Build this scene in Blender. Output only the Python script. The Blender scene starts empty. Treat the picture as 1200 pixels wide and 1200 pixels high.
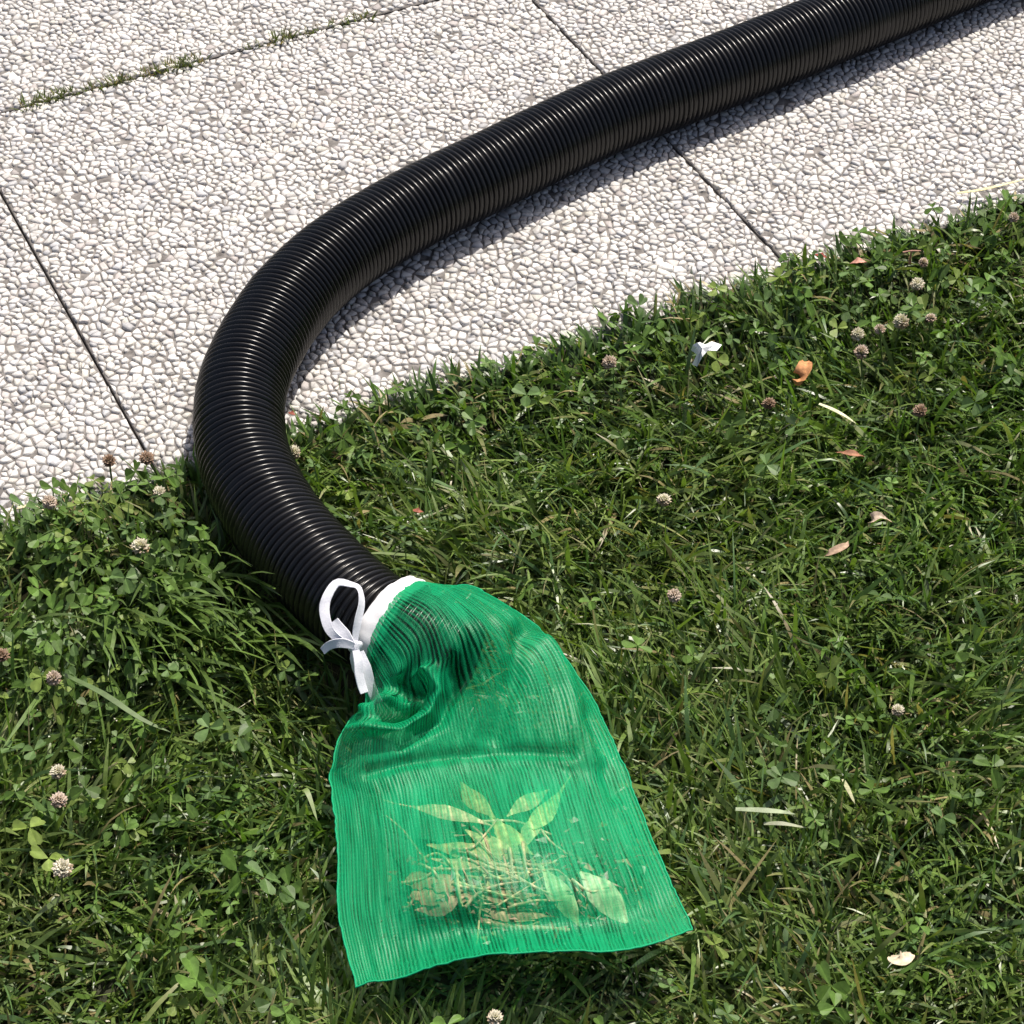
import bpy, math, random
import numpy as np
from mathutils import Vector, noise as mnoise
from mathutils.geometry import delaunay_2d_cdt

# ------------------------------------------------------------------ camera, sky, sun, exposure
SC = bpy.context.scene
COL = SC.collection
random.seed(11)
RNG = np.random.default_rng(11)

F_PX, HORIZON = 2550.0, -1870.0            # focal length and horizon in a 1200 px frame
PITCH = math.atan((600 - HORIZON) / F_PX)
CAM_H = 1.0
cam_d = bpy.data.cameras.new('camera')
cam = bpy.data.objects.new('camera', cam_d)
COL.objects.link(cam)
cam.location = (0, 0, CAM_H)
cam.rotation_euler = (math.pi / 2 - PITCH, 0, 0)
cam_d.sensor_width = 36
cam_d.lens = F_PX / 1200 * 36
cam_d.clip_start = 0.05
cam_d.clip_end = 1000
SC.camera = cam

SUN_EL, SUN_AZ = math.radians(62), math.radians(29)     # azimuth clockwise from +Y
world = bpy.data.worlds.new('World')
SC.world = world
world.use_nodes = True
wn = world.node_tree
sky = wn.nodes.new('ShaderNodeTexSky')
sky.sky_type = 'NISHITA'
sky.sun_disc = False
sky.sun_elevation = SUN_EL
sky.sun_rotation = SUN_AZ
sky.dust_density = 5.0
sky.air_density = 0.8
wn.links.new(sky.outputs[0], wn.nodes['Background'].inputs[0])
wn.nodes['Background'].inputs[1].default_value = 0.10
sd = Vector((math.sin(SUN_AZ) * math.cos(SUN_EL), math.cos(SUN_AZ) * math.cos(SUN_EL), math.sin(SUN_EL)))
sun_d = bpy.data.lights.new('sun', 'SUN')
sun_d.energy = 4.8
sun_d.angle = math.radians(0.7)
sun_d.color = (1.0, 0.93, 0.83)
sun = bpy.data.objects.new('sun', sun_d)
sun.rotation_euler = sd.to_track_quat('Z', 'Y').to_euler()
sun.location = (2, 4, 8)
COL.objects.link(sun)
SC.view_settings.view_transform = 'Standard'
SC.view_settings.look = 'None'
SC.view_settings.gamma = 1
SC.view_settings.use_curve_mapping = False
SC.view_settings.exposure = 0.36
SC.cycles.transparent_max_bounces = 24
SC.cycles.max_bounces = 8


# ------------------------------------------------------------------ helpers
def at(px, py, z=0.0):
    """The world point at height z seen at pixel (px, py) of the 1200 px photograph."""
    fw = np.array([0, math.cos(PITCH), -math.sin(PITCH)])
    up = np.array([0, math.sin(PITCH), math.cos(PITCH)])
    d = fw * F_PX + np.array([1.0, 0, 0]) * (px - 600) + up * (600 - py)
    t = (z - CAM_H) / d[2]
    return np.array([0, 0, CAM_H]) + t * d


def to_px(P):
    P = np.atleast_2d(P)
    q = P - np.array([0, 0, CAM_H])
    x = q[:, 0]
    y = q[:, 1] * math.sin(PITCH) + q[:, 2] * math.cos(PITCH)
    w = q[:, 1] * math.cos(PITCH) - q[:, 2] * math.sin(PITCH)
    w = np.where(w < 0.05, 0.05, w)
    return np.stack([600 + F_PX * x / w, 600 - F_PX * y / w], 1)


def mk(name, V, polys, mat, parent=None, smooth=False, col=None, uv=None):
    """One mesh object. polys: an (n,k) int array or a list of such arrays / lists."""
    me = bpy.data.meshes.new(name)
    V = np.asarray(V, np.float32)
    groups = polys if isinstance(polys, list) else [polys]
    loops, tot = [], []
    for g in groups:
        g = np.asarray(g, np.int32)
        if g.ndim == 1:
            g = g[None, :]
        loops.append(g.ravel())
        tot.append(np.full(len(g), g.shape[1], np.int32))
    loops = np.concatenate(loops)
    tot = np.concatenate(tot)
    start = np.concatenate([[0], np.cumsum(tot)[:-1]]).astype(np.int32)
    me.vertices.add(len(V))
    me.vertices.foreach_set('co', V.ravel())
    me.loops.add(len(loops))
    me.loops.foreach_set('vertex_index', loops)
    me.polygons.add(len(tot))
    me.polygons.foreach_set('loop_start', start)
    me.polygons.foreach_set('loop_total', tot)
    me.polygons.foreach_set('use_smooth', np.full(len(tot), bool(smooth)))
    if col is not None:
        a = me.attributes.new('tint', 'FLOAT_COLOR', 'POINT')
        c = np.ones((len(V), 4), np.float32)
        c[:, :3] = col
        a.data.foreach_set('color', c.ravel())
    if uv is not None:
        l = me.uv_layers.new(name='UVMap')
        l.data.foreach_set('uv', np.asarray(uv, np.float32)[loops].ravel())
    me.update(calc_edges=True)
    me.validate()
    if mat:
        me.materials.append(mat)
    o = bpy.data.objects.new(name, me)
    COL.objects.link(o)
    if parent:
        o.parent = parent
    return o


def tag(o, label=None, cat=None, group=None, kind=None):
    if label: o['label'] = label
    if cat: o['category'] = cat
    if group: o['group'] = group
    if kind: o['kind'] = kind
    return o


def empty(name, loc):
    o = bpy.data.objects.new(name, None)
    o.location = loc
    o.empty_display_size = 0.02
    COL.objects.link(o)
    return o


def catmull(P, n):
    """Resample control points P (k, ...) to n samples with a Catmull-Rom spline, uniform in the index."""
    P = np.asarray(P, float)
    k = len(P)
    Q = np.concatenate([[2 * P[0] - P[1]], P, [2 * P[-1] - P[-2]]])
    t = np.linspace(0, k - 1 - 1e-9, n)
    i = t.astype(int)
    f = (t - i).reshape((-1,) + (1,) * (P.ndim - 1))
    a, b, c, d = Q[i], Q[i + 1], Q[i + 2], Q[i + 3]
    return 0.5 * (2 * b + (c - a) * f + (2 * a - 5 * b + 4 * c - d) * f ** 2 + (3 * b - a - 3 * c + d) * f ** 3)


def resample(P, step):
    d = np.r_[0, np.cumsum(np.linalg.norm(np.diff(P, axis=0), axis=1))]
    s = np.arange(0, d[-1], step)
    return np.stack([np.interp(s, d, P[:, j]) for j in range(3)], 1)


def grid_quads(nr, nc, wrap=False):
    r = np.arange(nr - 1)[:, None]
    c = np.arange(nc if wrap else nc - 1)[None, :]
    c2 = (c + 1) % nc
    return np.stack(np.broadcast_arrays(r * nc + c, r * nc + c2, (r + 1) * nc + c2, (r + 1) * nc + c), -1).reshape(-1, 4)


def vnoise(x, y, freq, seed=0):
    """Smooth value noise in 0..1 on arrays, at freq cells per metre."""
    g = np.random.default_rng(seed).random((64, 64))
    X, Y = np.asarray(x) * freq + 500.3, np.asarray(y) * freq + 500.7
    xi, yi = np.floor(X).astype(int), np.floor(Y).astype(int)
    fx, fy = X - xi, Y - yi
    fx, fy = fx * fx * (3 - 2 * fx), fy * fy * (3 - 2 * fy)
    G = lambda i, j: g[i % 64, j % 64]
    return (G(xi, yi) * (1 - fx) + G(xi + 1, yi) * fx) * (1 - fy) + (G(xi, yi + 1) * (1 - fx) + G(xi + 1, yi + 1) * fx) * fy


def in_poly(x, y, poly):
    poly = np.asarray(poly)
    inside = np.zeros(np.shape(x), bool)
    j = len(poly) - 1
    for i in range(len(poly)):
        xi, yi = poly[i]
        xj, yj = poly[j]
        c = ((yi > y) != (yj > y)) & (x < (xj - xi) * (y - yi) / (yj - yi + 1e-12) + xi)
        inside ^= c
        j = i
    return inside


# ------------------------------------------------------------------ materials
def new_mat(name):
    m = bpy.data.materials.new(name)
    m.use_nodes = True
    return m, m.node_tree, m.node_tree.nodes['Principled BSDF']


def N(nt, kind, **kw):
    n = nt.nodes.new(kind)
    for k, v in kw.items():
        if k in n.inputs:
            n.inputs[k].default_value = v
        else:
            setattr(n, k, v)
    return n


def ramp(nt, src, stops):
    r = nt.nodes.new('ShaderNodeValToRGB')
    while len(r.color_ramp.elements) < len(stops):
        r.color_ramp.elements.new(0.5)
    for e, (p, c) in zip(r.color_ramp.elements, stops):
        e.position = p
        e.color = tuple(c) + (1,) if len(c) == 3 else c
    nt.links.new(src, r.inputs[0])
    return r


def mat_tint(name, rough=0.5, spec=0.4, transl=0.0, nscale=300, nstr=0.25, bump=0.0, gain=1.0):
    """Colour from the mesh's own tint attribute with a fine natural mottling; optional translucency for leaves."""
    m, nt, b = new_mat(name)
    L = nt.links.new
    a = N(nt, 'ShaderNodeAttribute', attribute_name='tint')
    tc = N(nt, 'ShaderNodeTexCoord')
    no = N(nt, 'ShaderNodeTexNoise', Scale=nscale, Detail=3.0)
    L(tc.outputs['Object'], no.inputs['Vector'])
    mr = N(nt, 'ShaderNodeMapRange')
    mr.inputs[1].default_value, mr.inputs[2].default_value = 0.3, 0.7
    mr.inputs[3].default_value, mr.inputs[4].default_value = (1 - nstr) * gain, (1 + nstr) * gain
    L(no.outputs['Fac'], mr.inputs[0])
    mx = N(nt, 'ShaderNodeVectorMath', operation='SCALE')
    L(a.outputs['Color'], mx.inputs[0])
    L(mr.outputs[0], mx.inputs['Scale'])
    L(mx.outputs[0], b.inputs['Base Color'])
    b.inputs['Roughness'].default_value = rough
    b.inputs['Specular IOR Level'].default_value = spec
    if bump:
        bp = N(nt, 'ShaderNodeBump', Strength=bump, Distance=0.001)
        L(no.outputs['Fac'], bp.inputs['Height'])
        L(bp.outputs[0], b.inputs['Normal'])
    if transl:
        tr = N(nt, 'ShaderNodeBsdfTranslucent')
        g = N(nt, 'ShaderNodeVectorMath', operation='MULTIPLY')
        g.inputs[1].default_value = (1.15, 1.3, 0.5)
        L(mx.outputs[0], g.inputs[0])
        L(g.outputs[0], tr.inputs['Color'])
        ms = N(nt, 'ShaderNodeMixShader')
        ms.inputs[0].default_value = transl
        L(b.outputs[0], ms.inputs[1])
        L(tr.outputs[0], ms.inputs[2])
        L(ms.outputs[0], nt.nodes['Material Output'].inputs['Surface'])
    return m


M_GRASS = mat_tint('grass_blade', 0.38, 0.6, 0.30, 220, 0.22)
M_CLOVER = mat_tint('clover_leaf', 0.5, 0.35, 0.25, 260, 0.22)
M_DRY = mat_tint('dry_plant', 0.7, 0.25, 0.15, 350, 0.3, 0.4)
M_PETAL = mat_tint('petal', 0.7, 0.2, 0.25, 500, 0.12)
M_STONE = mat_tint('marble_chips', 0.62, 0.35, 0, 500, 0.13, 0.35)


def mat_mortar():
    m, nt, b = new_mat('mortar')
    L = nt.links.new
    tc = N(nt, 'ShaderNodeTexCoord')
    n1 = N(nt, 'ShaderNodeTexNoise', Scale=180.0, Detail=6.0)
    L(tc.outputs['Object'], n1.inputs['Vector'])
    r = ramp(nt, n1.outputs['Fac'], [(0.3, (.07, .064, .060)), (0.7, (.22, .205, .195))])
    L(r.outputs[0], b.inputs['Base Color'])
    b.inputs['Roughness'].default_value = 0.9
    bp = N(nt, 'ShaderNodeBump', Strength=0.6, Distance=0.002)
    L(n1.outputs['Fac'], bp.inputs['Height'])
    L(bp.outputs[0], b.inputs['Normal'])
    return m


def mat_far_slab():
    """Slabs outside the built aggregate: the same chips as relief and colour."""
    m, nt, b = new_mat('washed_concrete')
    L = nt.links.new
    tc = N(nt, 'ShaderNodeTexCoord')
    v = N(nt, 'ShaderNodeTexVoronoi', Scale=125.0, feature='DISTANCE_TO_EDGE')
    L(tc.outputs['Object'], v.inputs['Vector'])
    r = ramp(nt, v.outputs['Distance'], [(0.03, (.16, .15, .15)), (0.13, (.70, .69, .68))])
    L(r.outputs[0], b.inputs['Base Color'])
    b.inputs['Roughness'].default_value = 0.8
    bp = N(nt, 'ShaderNodeBump', Strength=0.8, Distance=0.003)
    L(r.outputs[0], bp.inputs['Height'])
    L(bp.outputs[0], b.inputs['Normal'])
    return m


def mat_soil():
    m, nt, b = new_mat('soil')
    L = nt.links.new
    tc = N(nt, 'ShaderNodeTexCoord')
    n1 = N(nt, 'ShaderNodeTexNoise', Scale=60.0, Detail=8.0)
    L(tc.outputs['Object'], n1.inputs['Vector'])
    n2 = N(nt, 'ShaderNodeTexNoise', Scale=9.0, Detail=4.0)
    L(tc.outputs['Object'], n2.inputs['Vector'])
    r = ramp(nt, n1.outputs['Fac'], [(0.3, (.012, .010, .006)), (0.7, (.045, .038, .022))])
    r2 = ramp(nt, n1.outputs['Fac'], [(0.3, (.012, .020, .006)), (0.7, (.05, .07, .022))])
    mx = N(nt, 'ShaderNodeMix', data_type='RGBA')
    L(n2.outputs['Fac'], mx.inputs[0])
    L(r.outputs[0], mx.inputs[6])
    L(r2.outputs[0], mx.inputs[7])
    L(mx.outputs[2], b.inputs['Base Color'])
    b.inputs['Roughness'].default_value = 0.95
    bp = N(nt, 'ShaderNodeBump', Strength=1.0, Distance=0.01)
    L(n1.outputs['Fac'], bp.inputs['Height'])
    L(bp.outputs[0], b.inputs['Normal'])
    return m


def mat_hose():
    m, nt, b = new_mat('black_plastic')
    L = nt.links.new
    tc = N(nt, 'ShaderNodeTexCoord')
    n1 = N(nt, 'ShaderNodeTexNoise', Scale=90.0, Detail=4.0)
    L(tc.outputs['Object'], n1.inputs['Vector'])
    r = ramp(nt, n1.outputs['Fac'], [(0.3, (.005, .005, .006)), (0.8, (.009, .009, .0095))])
    L(r.outputs[0], b.inputs['Base Color'])
    mr = N(nt, 'ShaderNodeMapRange')
    mr.inputs[3].default_value, mr.inputs[4].default_value = 0.21, 0.30
    L(n1.outputs['Fac'], mr.inputs[0])
    L(mr.outputs[0], b.inputs['Roughness'])
    b.inputs['Specular IOR Level'].default_value = 0.38
    return m


def mat_cloth(name, colr, rough=0.85, scale=2500):
    m, nt, b = new_mat(name)
    L = nt.links.new
    tc = N(nt, 'ShaderNodeTexCoord')
    w = N(nt, 'ShaderNodeTexNoise', Scale=float(scale), Detail=2.0)
    L(tc.outputs['Object'], w.inputs['Vector'])
    r = ramp(nt, w.outputs['Fac'], [(0.3, [c * .86 for c in colr]), (0.7, colr)])
    L(r.outputs[0], b.inputs['Base Color'])
    b.inputs['Roughness'].default_value = rough
    b.inputs['Specular IOR Level'].default_value = 0.2
    bp = N(nt, 'ShaderNodeBump', Strength=0.35, Distance=0.0006)
    L(w.outputs['Fac'], bp.inputs['Height'])
    L(bp.outputs[0], b.inputs['Normal'])
    return m


def mat_net(name='green_netting', threads=86.0, lo=0.20, hi=0.86):
    """Knitted garden netting: dense lengthwise threads with open slits between them, finer cross ties."""
    m, nt, b = new_mat(name)
    L = nt.links.new
    uv = N(nt, 'ShaderNodeUVMap', uv_map='UVMap')
    sep = N(nt, 'ShaderNodeSeparateXYZ')
    L(uv.outputs[0], sep.inputs[0])

    def mth(op, a, bb=None, c=None):
        n = N(nt, 'ShaderNodeMath', operation=op)
        for i, v in enumerate((a, bb, c)):
            if v is None:
                continue
            if isinstance(v, (int, float)):
                n.inputs[i].default_value = v
            else:
                L(v, n.inputs[i])
        return n.outputs[0]

    def uvnoise(sx, sy, scale, detail=2.0):
        mp = N(nt, 'ShaderNodeMapping')
        mp.inputs['Scale'].default_value = (sx, sy, 1)
        L(uv.outputs[0], mp.inputs['Vector'])
        n = N(nt, 'ShaderNodeTexNoise', Scale=scale, Detail=detail)
        L(mp.outputs[0], n.inputs['Vector'])
        return n.outputs['Fac']

    wob = uvnoise(1.0, 1.0, 7.0)
    wob2 = uvnoise(6.0, 1.0, 5.0, 3.0)
    u = mth('MULTIPLY_ADD', wob, 0.012, sep.outputs[0])
    u = mth('MULTIPLY_ADD', wob2, 0.011, u)
    s = mth('SINE', mth('MULTIPLY', u, threads * 2 * math.pi))
    st = N(nt, 'ShaderNodeAttribute', attribute_name='stretch')   # pulled thin over the hose and the litter
    sb_ = mth('SINE', mth('MULTIPLY', u, threads * 0.56 * 2 * math.pi))
    msk = mth('MINIMUM', mth('MULTIPLY', st.outputs['Fac'], 1.6), 1.0)
    s = mth('ADD', mth('MULTIPLY', s, mth('SUBTRACT', 1.0, msk)), mth('MULTIPLY', sb_, msk))
    warp = mth('MULTIPLY_ADD', s, 0.5, 0.5)                       # 0 slit, 1 thread
    s2 = mth('SINE', mth('MULTIPLY', sep.outputs[1], 150 * 2 * math.pi))
    weft = mth('MULTIPLY_ADD', s2, 0.5, 0.5)
    openn = uvnoise(52.0, 9.0, 1.0, 3.0)                          # some slits gape, some are shut
    patch = uvnoise(5.0, 5.0, 1.0, 3.0)
    slit = N(nt, 'ShaderNodeMapRange')
    slit.inputs[1].default_value, slit.inputs[2].default_value = 0.35, 0.62
    slit.inputs[3].default_value, slit.inputs[4].default_value = 0.10, 1.0
    L(openn, slit.inputs[0])
    depth = mth('MULTIPLY', mth('SUBTRACT', 1.0, warp), slit.outputs[0])
    depth = mth('POWER', depth, 0.9)
    op = mth('SUBTRACT', hi, mth('MULTIPLY', depth, hi - lo))
    op = mth('ADD', op, mth('MULTIPLY', mth('SUBTRACT', patch, 0.5), 0.25))
    op = mth('SUBTRACT', op, mth('MULTIPLY', mth('SUBTRACT', 1.0, weft), 0.05))
    op = mth('SUBTRACT', op, mth('MULTIPLY', st.outputs['Fac'], mth('MULTIPLY_ADD', depth, 0.16, 0.40)))
    hemv = N(nt, 'ShaderNodeMapRange')
    hemv.inputs[1].default_value, hemv.inputs[2].default_value = 0.022, 0.034
    hemv.inputs[3].default_value, hemv.inputs[4].default_value = 0.5, 0.0
    L(sep.outputs[1], hemv.inputs[0])
    op = mth('ADD', op, hemv.outputs[0])
    opc = N(nt, 'ShaderNodeClamp')
    opc.inputs[1].default_value, opc.inputs[2].default_value = 0.05, 0.97
    L(op, opc.inputs[0])
    cr = ramp(nt, patch, [(0.3, (.002, .33, .125)), (0.7, (.004, .43, .18))])
    L(cr.outputs[0], b.inputs['Base Color'])
    b.inputs['Roughness'].default_value = 0.42
    b.inputs['Specular IOR Level'].default_value = 0.35
    hgt = mth('ADD', warp, mth('MULTIPLY', weft, 0.15))
    bp = N(nt, 'ShaderNodeBump', Strength=0.32, Distance=0.0007)
    L(hgt, bp.inputs['Height'])
    L(bp.outputs[0], b.inputs['Normal'])
    tl = N(nt, 'ShaderNodeBsdfTranslucent')
    L(cr.outputs[0], tl.inputs['Color'])
    ms = N(nt, 'ShaderNodeMixShader')
    ms.inputs[0].default_value = 0.35
    L(b.outputs[0], ms.inputs[1])
    L(tl.outputs[0], ms.inputs[2])
    tp = N(nt, 'ShaderNodeBsdfTransparent')
    m2 = N(nt, 'ShaderNodeMixShader')
    L(opc.outputs[0], m2.inputs[0])
    L(tp.outputs[0], m2.inputs[1])
    L(ms.outputs[0], m2.inputs[2])
    L(m2.outputs[0], nt.nodes['Material Output'].inputs['Surface'])
    return m


M_MORTAR, M_FAR, M_SOIL, M_HOSE = mat_mortar(), mat_far_slab(), mat_soil(), mat_hose()
M_WHITE = mat_cloth('white_cotton', (.80, .80, .82))
M_TAPE = mat_cloth('cotton_tape', (.70, .71, .78), 0.85, 1400)
M_PAPER = mat_cloth('white_paper', (.82, .83, .86), 0.7, 900)
M_NET = mat_net()

# ------------------------------------------------------------------ ground and pavement
LAWN_Z = -0.030
R = math.radians(26.55)                       # direction of the paving joints
EU = np.array([math.cos(R), math.sin(R)])
EV = np.array([-math.sin(R), math.cos(R)])
U0, V0, SLAB, DEPTH, GAP = 0.2655, 1.056, 0.5, 0.474, 0.0016
uvw = lambda u, v: u[..., None] * EU + v[..., None] * EV if isinstance(u, np.ndarray) else u * EU + v * EV

n = 90
gx = np.sign(np.linspace(-1, 1, n)) * np.abs(np.linspace(-1, 1, n)) ** 4 * 300
GX, GY = np.meshgrid(gx, gx + 1.0)
near = np.exp(-((GX) ** 2 + (GY - 1) ** 2) / 4)
GZ = LAWN_Z + near * (vnoise(GX, GY, 8, 3) - 0.5) * 0.006
lawn = mk('lawn', np.stack([GX, GY, GZ], -1).reshape(-1, 3), grid_quads(n, n), M_SOIL, smooth=True)
tag(lawn, kind='structure')



def soil_z(x, y):
    """Soil height: the turf banks up against the slab edge."""
    v = x * EV[0] + y * EV[1]
    k = np.clip((v - (V0 - .075)) / .065, 0, 1)
    return LAWN_Z + .021 * k * k * (3 - 2 * k)


vb = np.linspace(V0 - .09, V0 - .0015, 14)
ub = np.linspace(-3, 3.5, 400)
UB, VB = np.meshgrid(ub, vb)
XB, YB = UB * EU[0] + VB * EV[0], UB * EU[1] + VB * EV[1]
ZB = soil_z(XB, YB) + (vnoise(XB, YB, 60, 12) - .5) * .004
ZB[0] = LAWN_Z - .006
verge = mk('soil', np.stack([XB, YB, ZB], -1).reshape(-1, 3), grid_quads(14, 400), M_SOIL, smooth=True)
tag(verge, kind='structure')

pavement = empty('pavement', (*uvw(U0, V0), 0))
tag(pavement, kind='structure')
PV = np.array(pavement.location)


def slab_mesh(u0, v0, u1, v1, top, name, mat):
    """A paving slab with chamfered rim; its top is the mortar that the marble chips sit in."""
    c = 0.0006
    pts = []
    for du, z in ((0, -0.045), (0, top - c), (c, top)):
        for a, b in ((u0 + du, v0 + du), (u1 - du, v0 + du), (u1 - du, v1 - du), (u0 + du, v1 - du)):
            p = uvw(a, b)
            pts.append((p[0] - PV[0], p[1] - PV[1], z))
    f = [[0, 1, 5, 4], [1, 2, 6, 5], [2, 3, 7, 6], [3, 0, 4, 7], [4, 5, 9, 8], [5, 6, 10, 9], [6, 7, 11, 10], [7, 4, 8, 11], [8, 9, 10, 11]]
    return mk(name, pts, np.array(f), mat, pavement)


def pebble_cells(u0, v0, u1, v1, rng, pitch=0.0053):
    """Irregular cells (Voronoi of thinned jittered points) inside a slab, only where the photograph could see."""
    nu, nv = int((u1 - u0) / pitch), int((v1 - v0) / pitch)
    gu, gv = np.meshgrid(np.arange(nu + 6) - 3, np.arange(nv + 6) - 3)
    gu = gu + 0.5 * (gv % 2)
    U = u0 + (gu + 0.5 + rng.uniform(-.46, .46, gu.shape)) * pitch
    W = v0 + (gv + 0.5 + rng.uniform(-.46, .46, gv.shape)) * pitch
    keep = rng.random(U.shape) > 0.27
    P = np.stack([U[keep], W[keep]], 1)
    xy = P[:, :1] * EU + P[:, 1:] * EV
    px = to_px(np.c_[xy, np.zeros(len(xy))])
    ok = (px[:, 0] > -260) & (px[:, 0] < 1460) & (px[:, 1] > -260) & (px[:, 1] < 1400) & (P[:, 1] > v0 - 3 * pitch)
    P = P[ok]
    if len(P) < 30:
        return []
    vv, ee, ff, ov, oe, of = delaunay_2d_cdt([Vector(p) for p in P], [], [], 0, 1e-6)
    vv = np.array([tuple(q) for q in vv])
    T = np.array([f for f in ff if len(f) == 3])
    A, B, C = vv[T[:, 0]], vv[T[:, 1]], vv[T[:, 2]]
    d = 2 * (A[:, 0] * (B[:, 1] - C[:, 1]) + B[:, 0] * (C[:, 1] - A[:, 1]) + C[:, 0] * (A[:, 1] - B[:, 1]))
    d = np.where(np.abs(d) < 1e-14, 1e-14, d)
    a2, b2, c2 = (A ** 2).sum(1), (B ** 2).sum(1), (C ** 2).sum(1)
    cx = (a2 * (B[:, 1] - C[:, 1]) + b2 * (C[:, 1] - A[:, 1]) + c2 * (A[:, 1] - B[:, 1])) / d
    cy = (a2 * (C[:, 0] - B[:, 0]) + b2 * (A[:, 0] - C[:, 0]) + c2 * (B[:, 0] - A[:, 0])) / d
    CC = np.stack([cx, cy], 1)
    inc = [[] for _ in range(len(vv))]
    for t, tri in enumerate(T):
        for q in tri:
            inc[q].append(t)
    out = []
    e = 0.0003
    for i, ts in enumerate(inc):
        if len(ts) < 4:
            continue
        c = vv[i]
        if not (u0 - pitch < c[0] < u1 + pitch and v0 - pitch < c[1] < v1 + pitch):
            continue
        poly = CC[ts]
        if np.abs(poly - c).max() > 0.013:
            continue
        poly = poly[np.argsort(np.arctan2(poly[:, 1] - c[1], poly[:, 0] - c[0]))]
        poly[:, 0] = np.clip(poly[:, 0], u0 + e, u1 - e)
        poly[:, 1] = np.clip(poly[:, 1], v0 + e, v1 - e)
        # drop slivers and near-duplicate corners
        keepv = [poly[0]]
        for q in poly[1:]:
            if np.linalg.norm(q - keepv[-1]) > 0.0011:
                keepv.append(q)
        if np.linalg.norm(keepv[0] - keepv[-1]) < 0.0011:
            keepv.pop()
        if len(keepv) < 4:
            continue
        poly = np.array(keepv)
        area = 0.5 * abs(np.dot(poly[:, 0], np.roll(poly[:, 1], 1)) - np.dot(poly[:, 1], np.roll(poly[:, 0], 1)))
        if area < 1.0e-5:
            continue
        out.append((poly, area))
    return out


def pebble_geo(poly, rng, top):
    """A crushed marble chip: steep sides, a worn shoulder, a slightly tilted crown. 4n to 5n triangles."""
    c = poly.mean(0)
    n = len(poly)
    d = poly - c
    rad = np.linalg.norm(d, axis=1, keepdims=True)
    gap = rng.normal(0.00007, 0.00036)
    base = c + d * np.clip((rad - gap) / rad, 0.5, 1.14)
    base = c + (base - c) * (1 - np.abs(rng.normal(0, .16, (n, 1))).clip(0, .42))
    sh = c + (base - c) * rng.uniform(.84, .96, (n, 1))
    cr = c + (base - c) * rng.uniform(.60, .86, (n, 1))
    h = top + rng.normal(0.0015, 0.00042)
    tilt = rng.normal(0, 0.085, 2)
    zt = lambda p: (p - c) @ tilt
    Z0 = np.full(n, top - 0.001)
    Z1 = h - rng.uniform(.0004, .0010) + zt(sh) + rng.normal(0, .0002, n)
    Z2 = h + zt(cr) + rng.normal(0, .0002, n)
    P = np.concatenate([base, sh, cr, [c + rng.normal(0, .0006, 2)]])
    Z = np.concatenate([Z0, Z1, Z2, [h + 0.0001]])
    i = np.arange(n)
    j = (i + 1) % n
    q = np.concatenate([np.stack([i, j, n + j, n + i], 1), np.stack([n + i, n + j, 2 * n + j, 2 * n + i], 1)])
    t = np.stack([2 * n + i, 2 * n + j, np.full(n, 3 * n)], 1)
    xy = P[:, :1] * EU + P[:, 1:] * EV - PV[:2]
    return np.c_[xy, Z], q, t


def pebble_tint(rng):
    r = rng.random()
    k = rng.uniform(.42, .61)
    if r < .70:
        c = np.array([k, k * .975, k * .945])
    elif r < .80:
        c = np.array([k, k * .94, k * .905])        # pinkish
    elif r < .88:
        c = np.array([k * .98, k * .945, k * .87])        # cream
    elif r < .975:
        c = np.array([k * .80, k * .80, k * .82])        # pale grey
    else:
        c = np.array([.40, .37, .36]) * rng.uniform(.7, 1.1)
    return c


slabs = []
for iv in range(0, 6):
    for iu in range(-5, 7):
        u0 = U0 + iu * SLAB + GAP / 2
        v0 = V0 + iv * DEPTH + GAP / 2
        corners = np.array([uvw(u0 + a * SLAB, v0 + b * DEPTH) for a in np.linspace(0, 1, 6) for b in np.linspace(0, 1, 6)])
        px = to_px(np.c_[corners, np.zeros(36)])
        seen = ((px[:, 0] > -200) & (px[:, 0] < 1400) & (px[:, 1] > -200) & (px[:, 1] < 1400)).any()
        slabs.append((iu, iv, u0, v0, u0 + SLAB - GAP, v0 + DEPTH - GAP, seen))

all_peb = []          # (projected area, slab object, geometry, tint)
for iu, iv, u0, v0, u1, v1, seen in slabs:
    rs = np.random.default_rng(1000 + iu * 37 + iv)
    top = -0.0021 + rs.normal(0, 0.0005)
    if not seen:
        slab_mesh(u0, v0, u1, v1, -0.0004, 'paving_slab', M_FAR)
        continue
    so = slab_mesh(u0, v0, u1, v1, top, 'paving_slab', M_MORTAR)
    for poly, area in pebble_cells(u0, v0, u1, v1, rs):
        if rs.random() < 0.008:
            continue                                     # chips that have fallen out
        g = pebble_geo(poly, rs, top)
        w = g[0].mean(0) + PV
        p = to_px(w)[0]
        vv_ = w[:2] @ EV
        score = area * (1.0 / (w[1] ** 2 + 1)) if (20 < p[0] < 1180 and 10 < p[1] and vv_ > 1.12) else 0
        all_peb.append((score, so, g, pebble_tint(rs)))


# ------------------------------------------------------------------ hose centre line
HR = 0.0306
HOSE_PX = [(1067, -6), (933, 49), (800, 101), (700, 140), (573, 201), (480, 247), (402, 295), (345, 346), (307, 400),
           (285, 450), (280, 492), (285, 532), (300, 571), (325, 613), (361, 656), (403, 698), (431, 722), (462, 741), (506, 760), (551, 777)]


def hz(px, py):
    g = at(px, py, HR)
    v = g[:2] @ EV
    k = np.clip((1.11 - v) / 0.10, 0, 1)
    return HR + 0.0012 - k * 0.004


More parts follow.
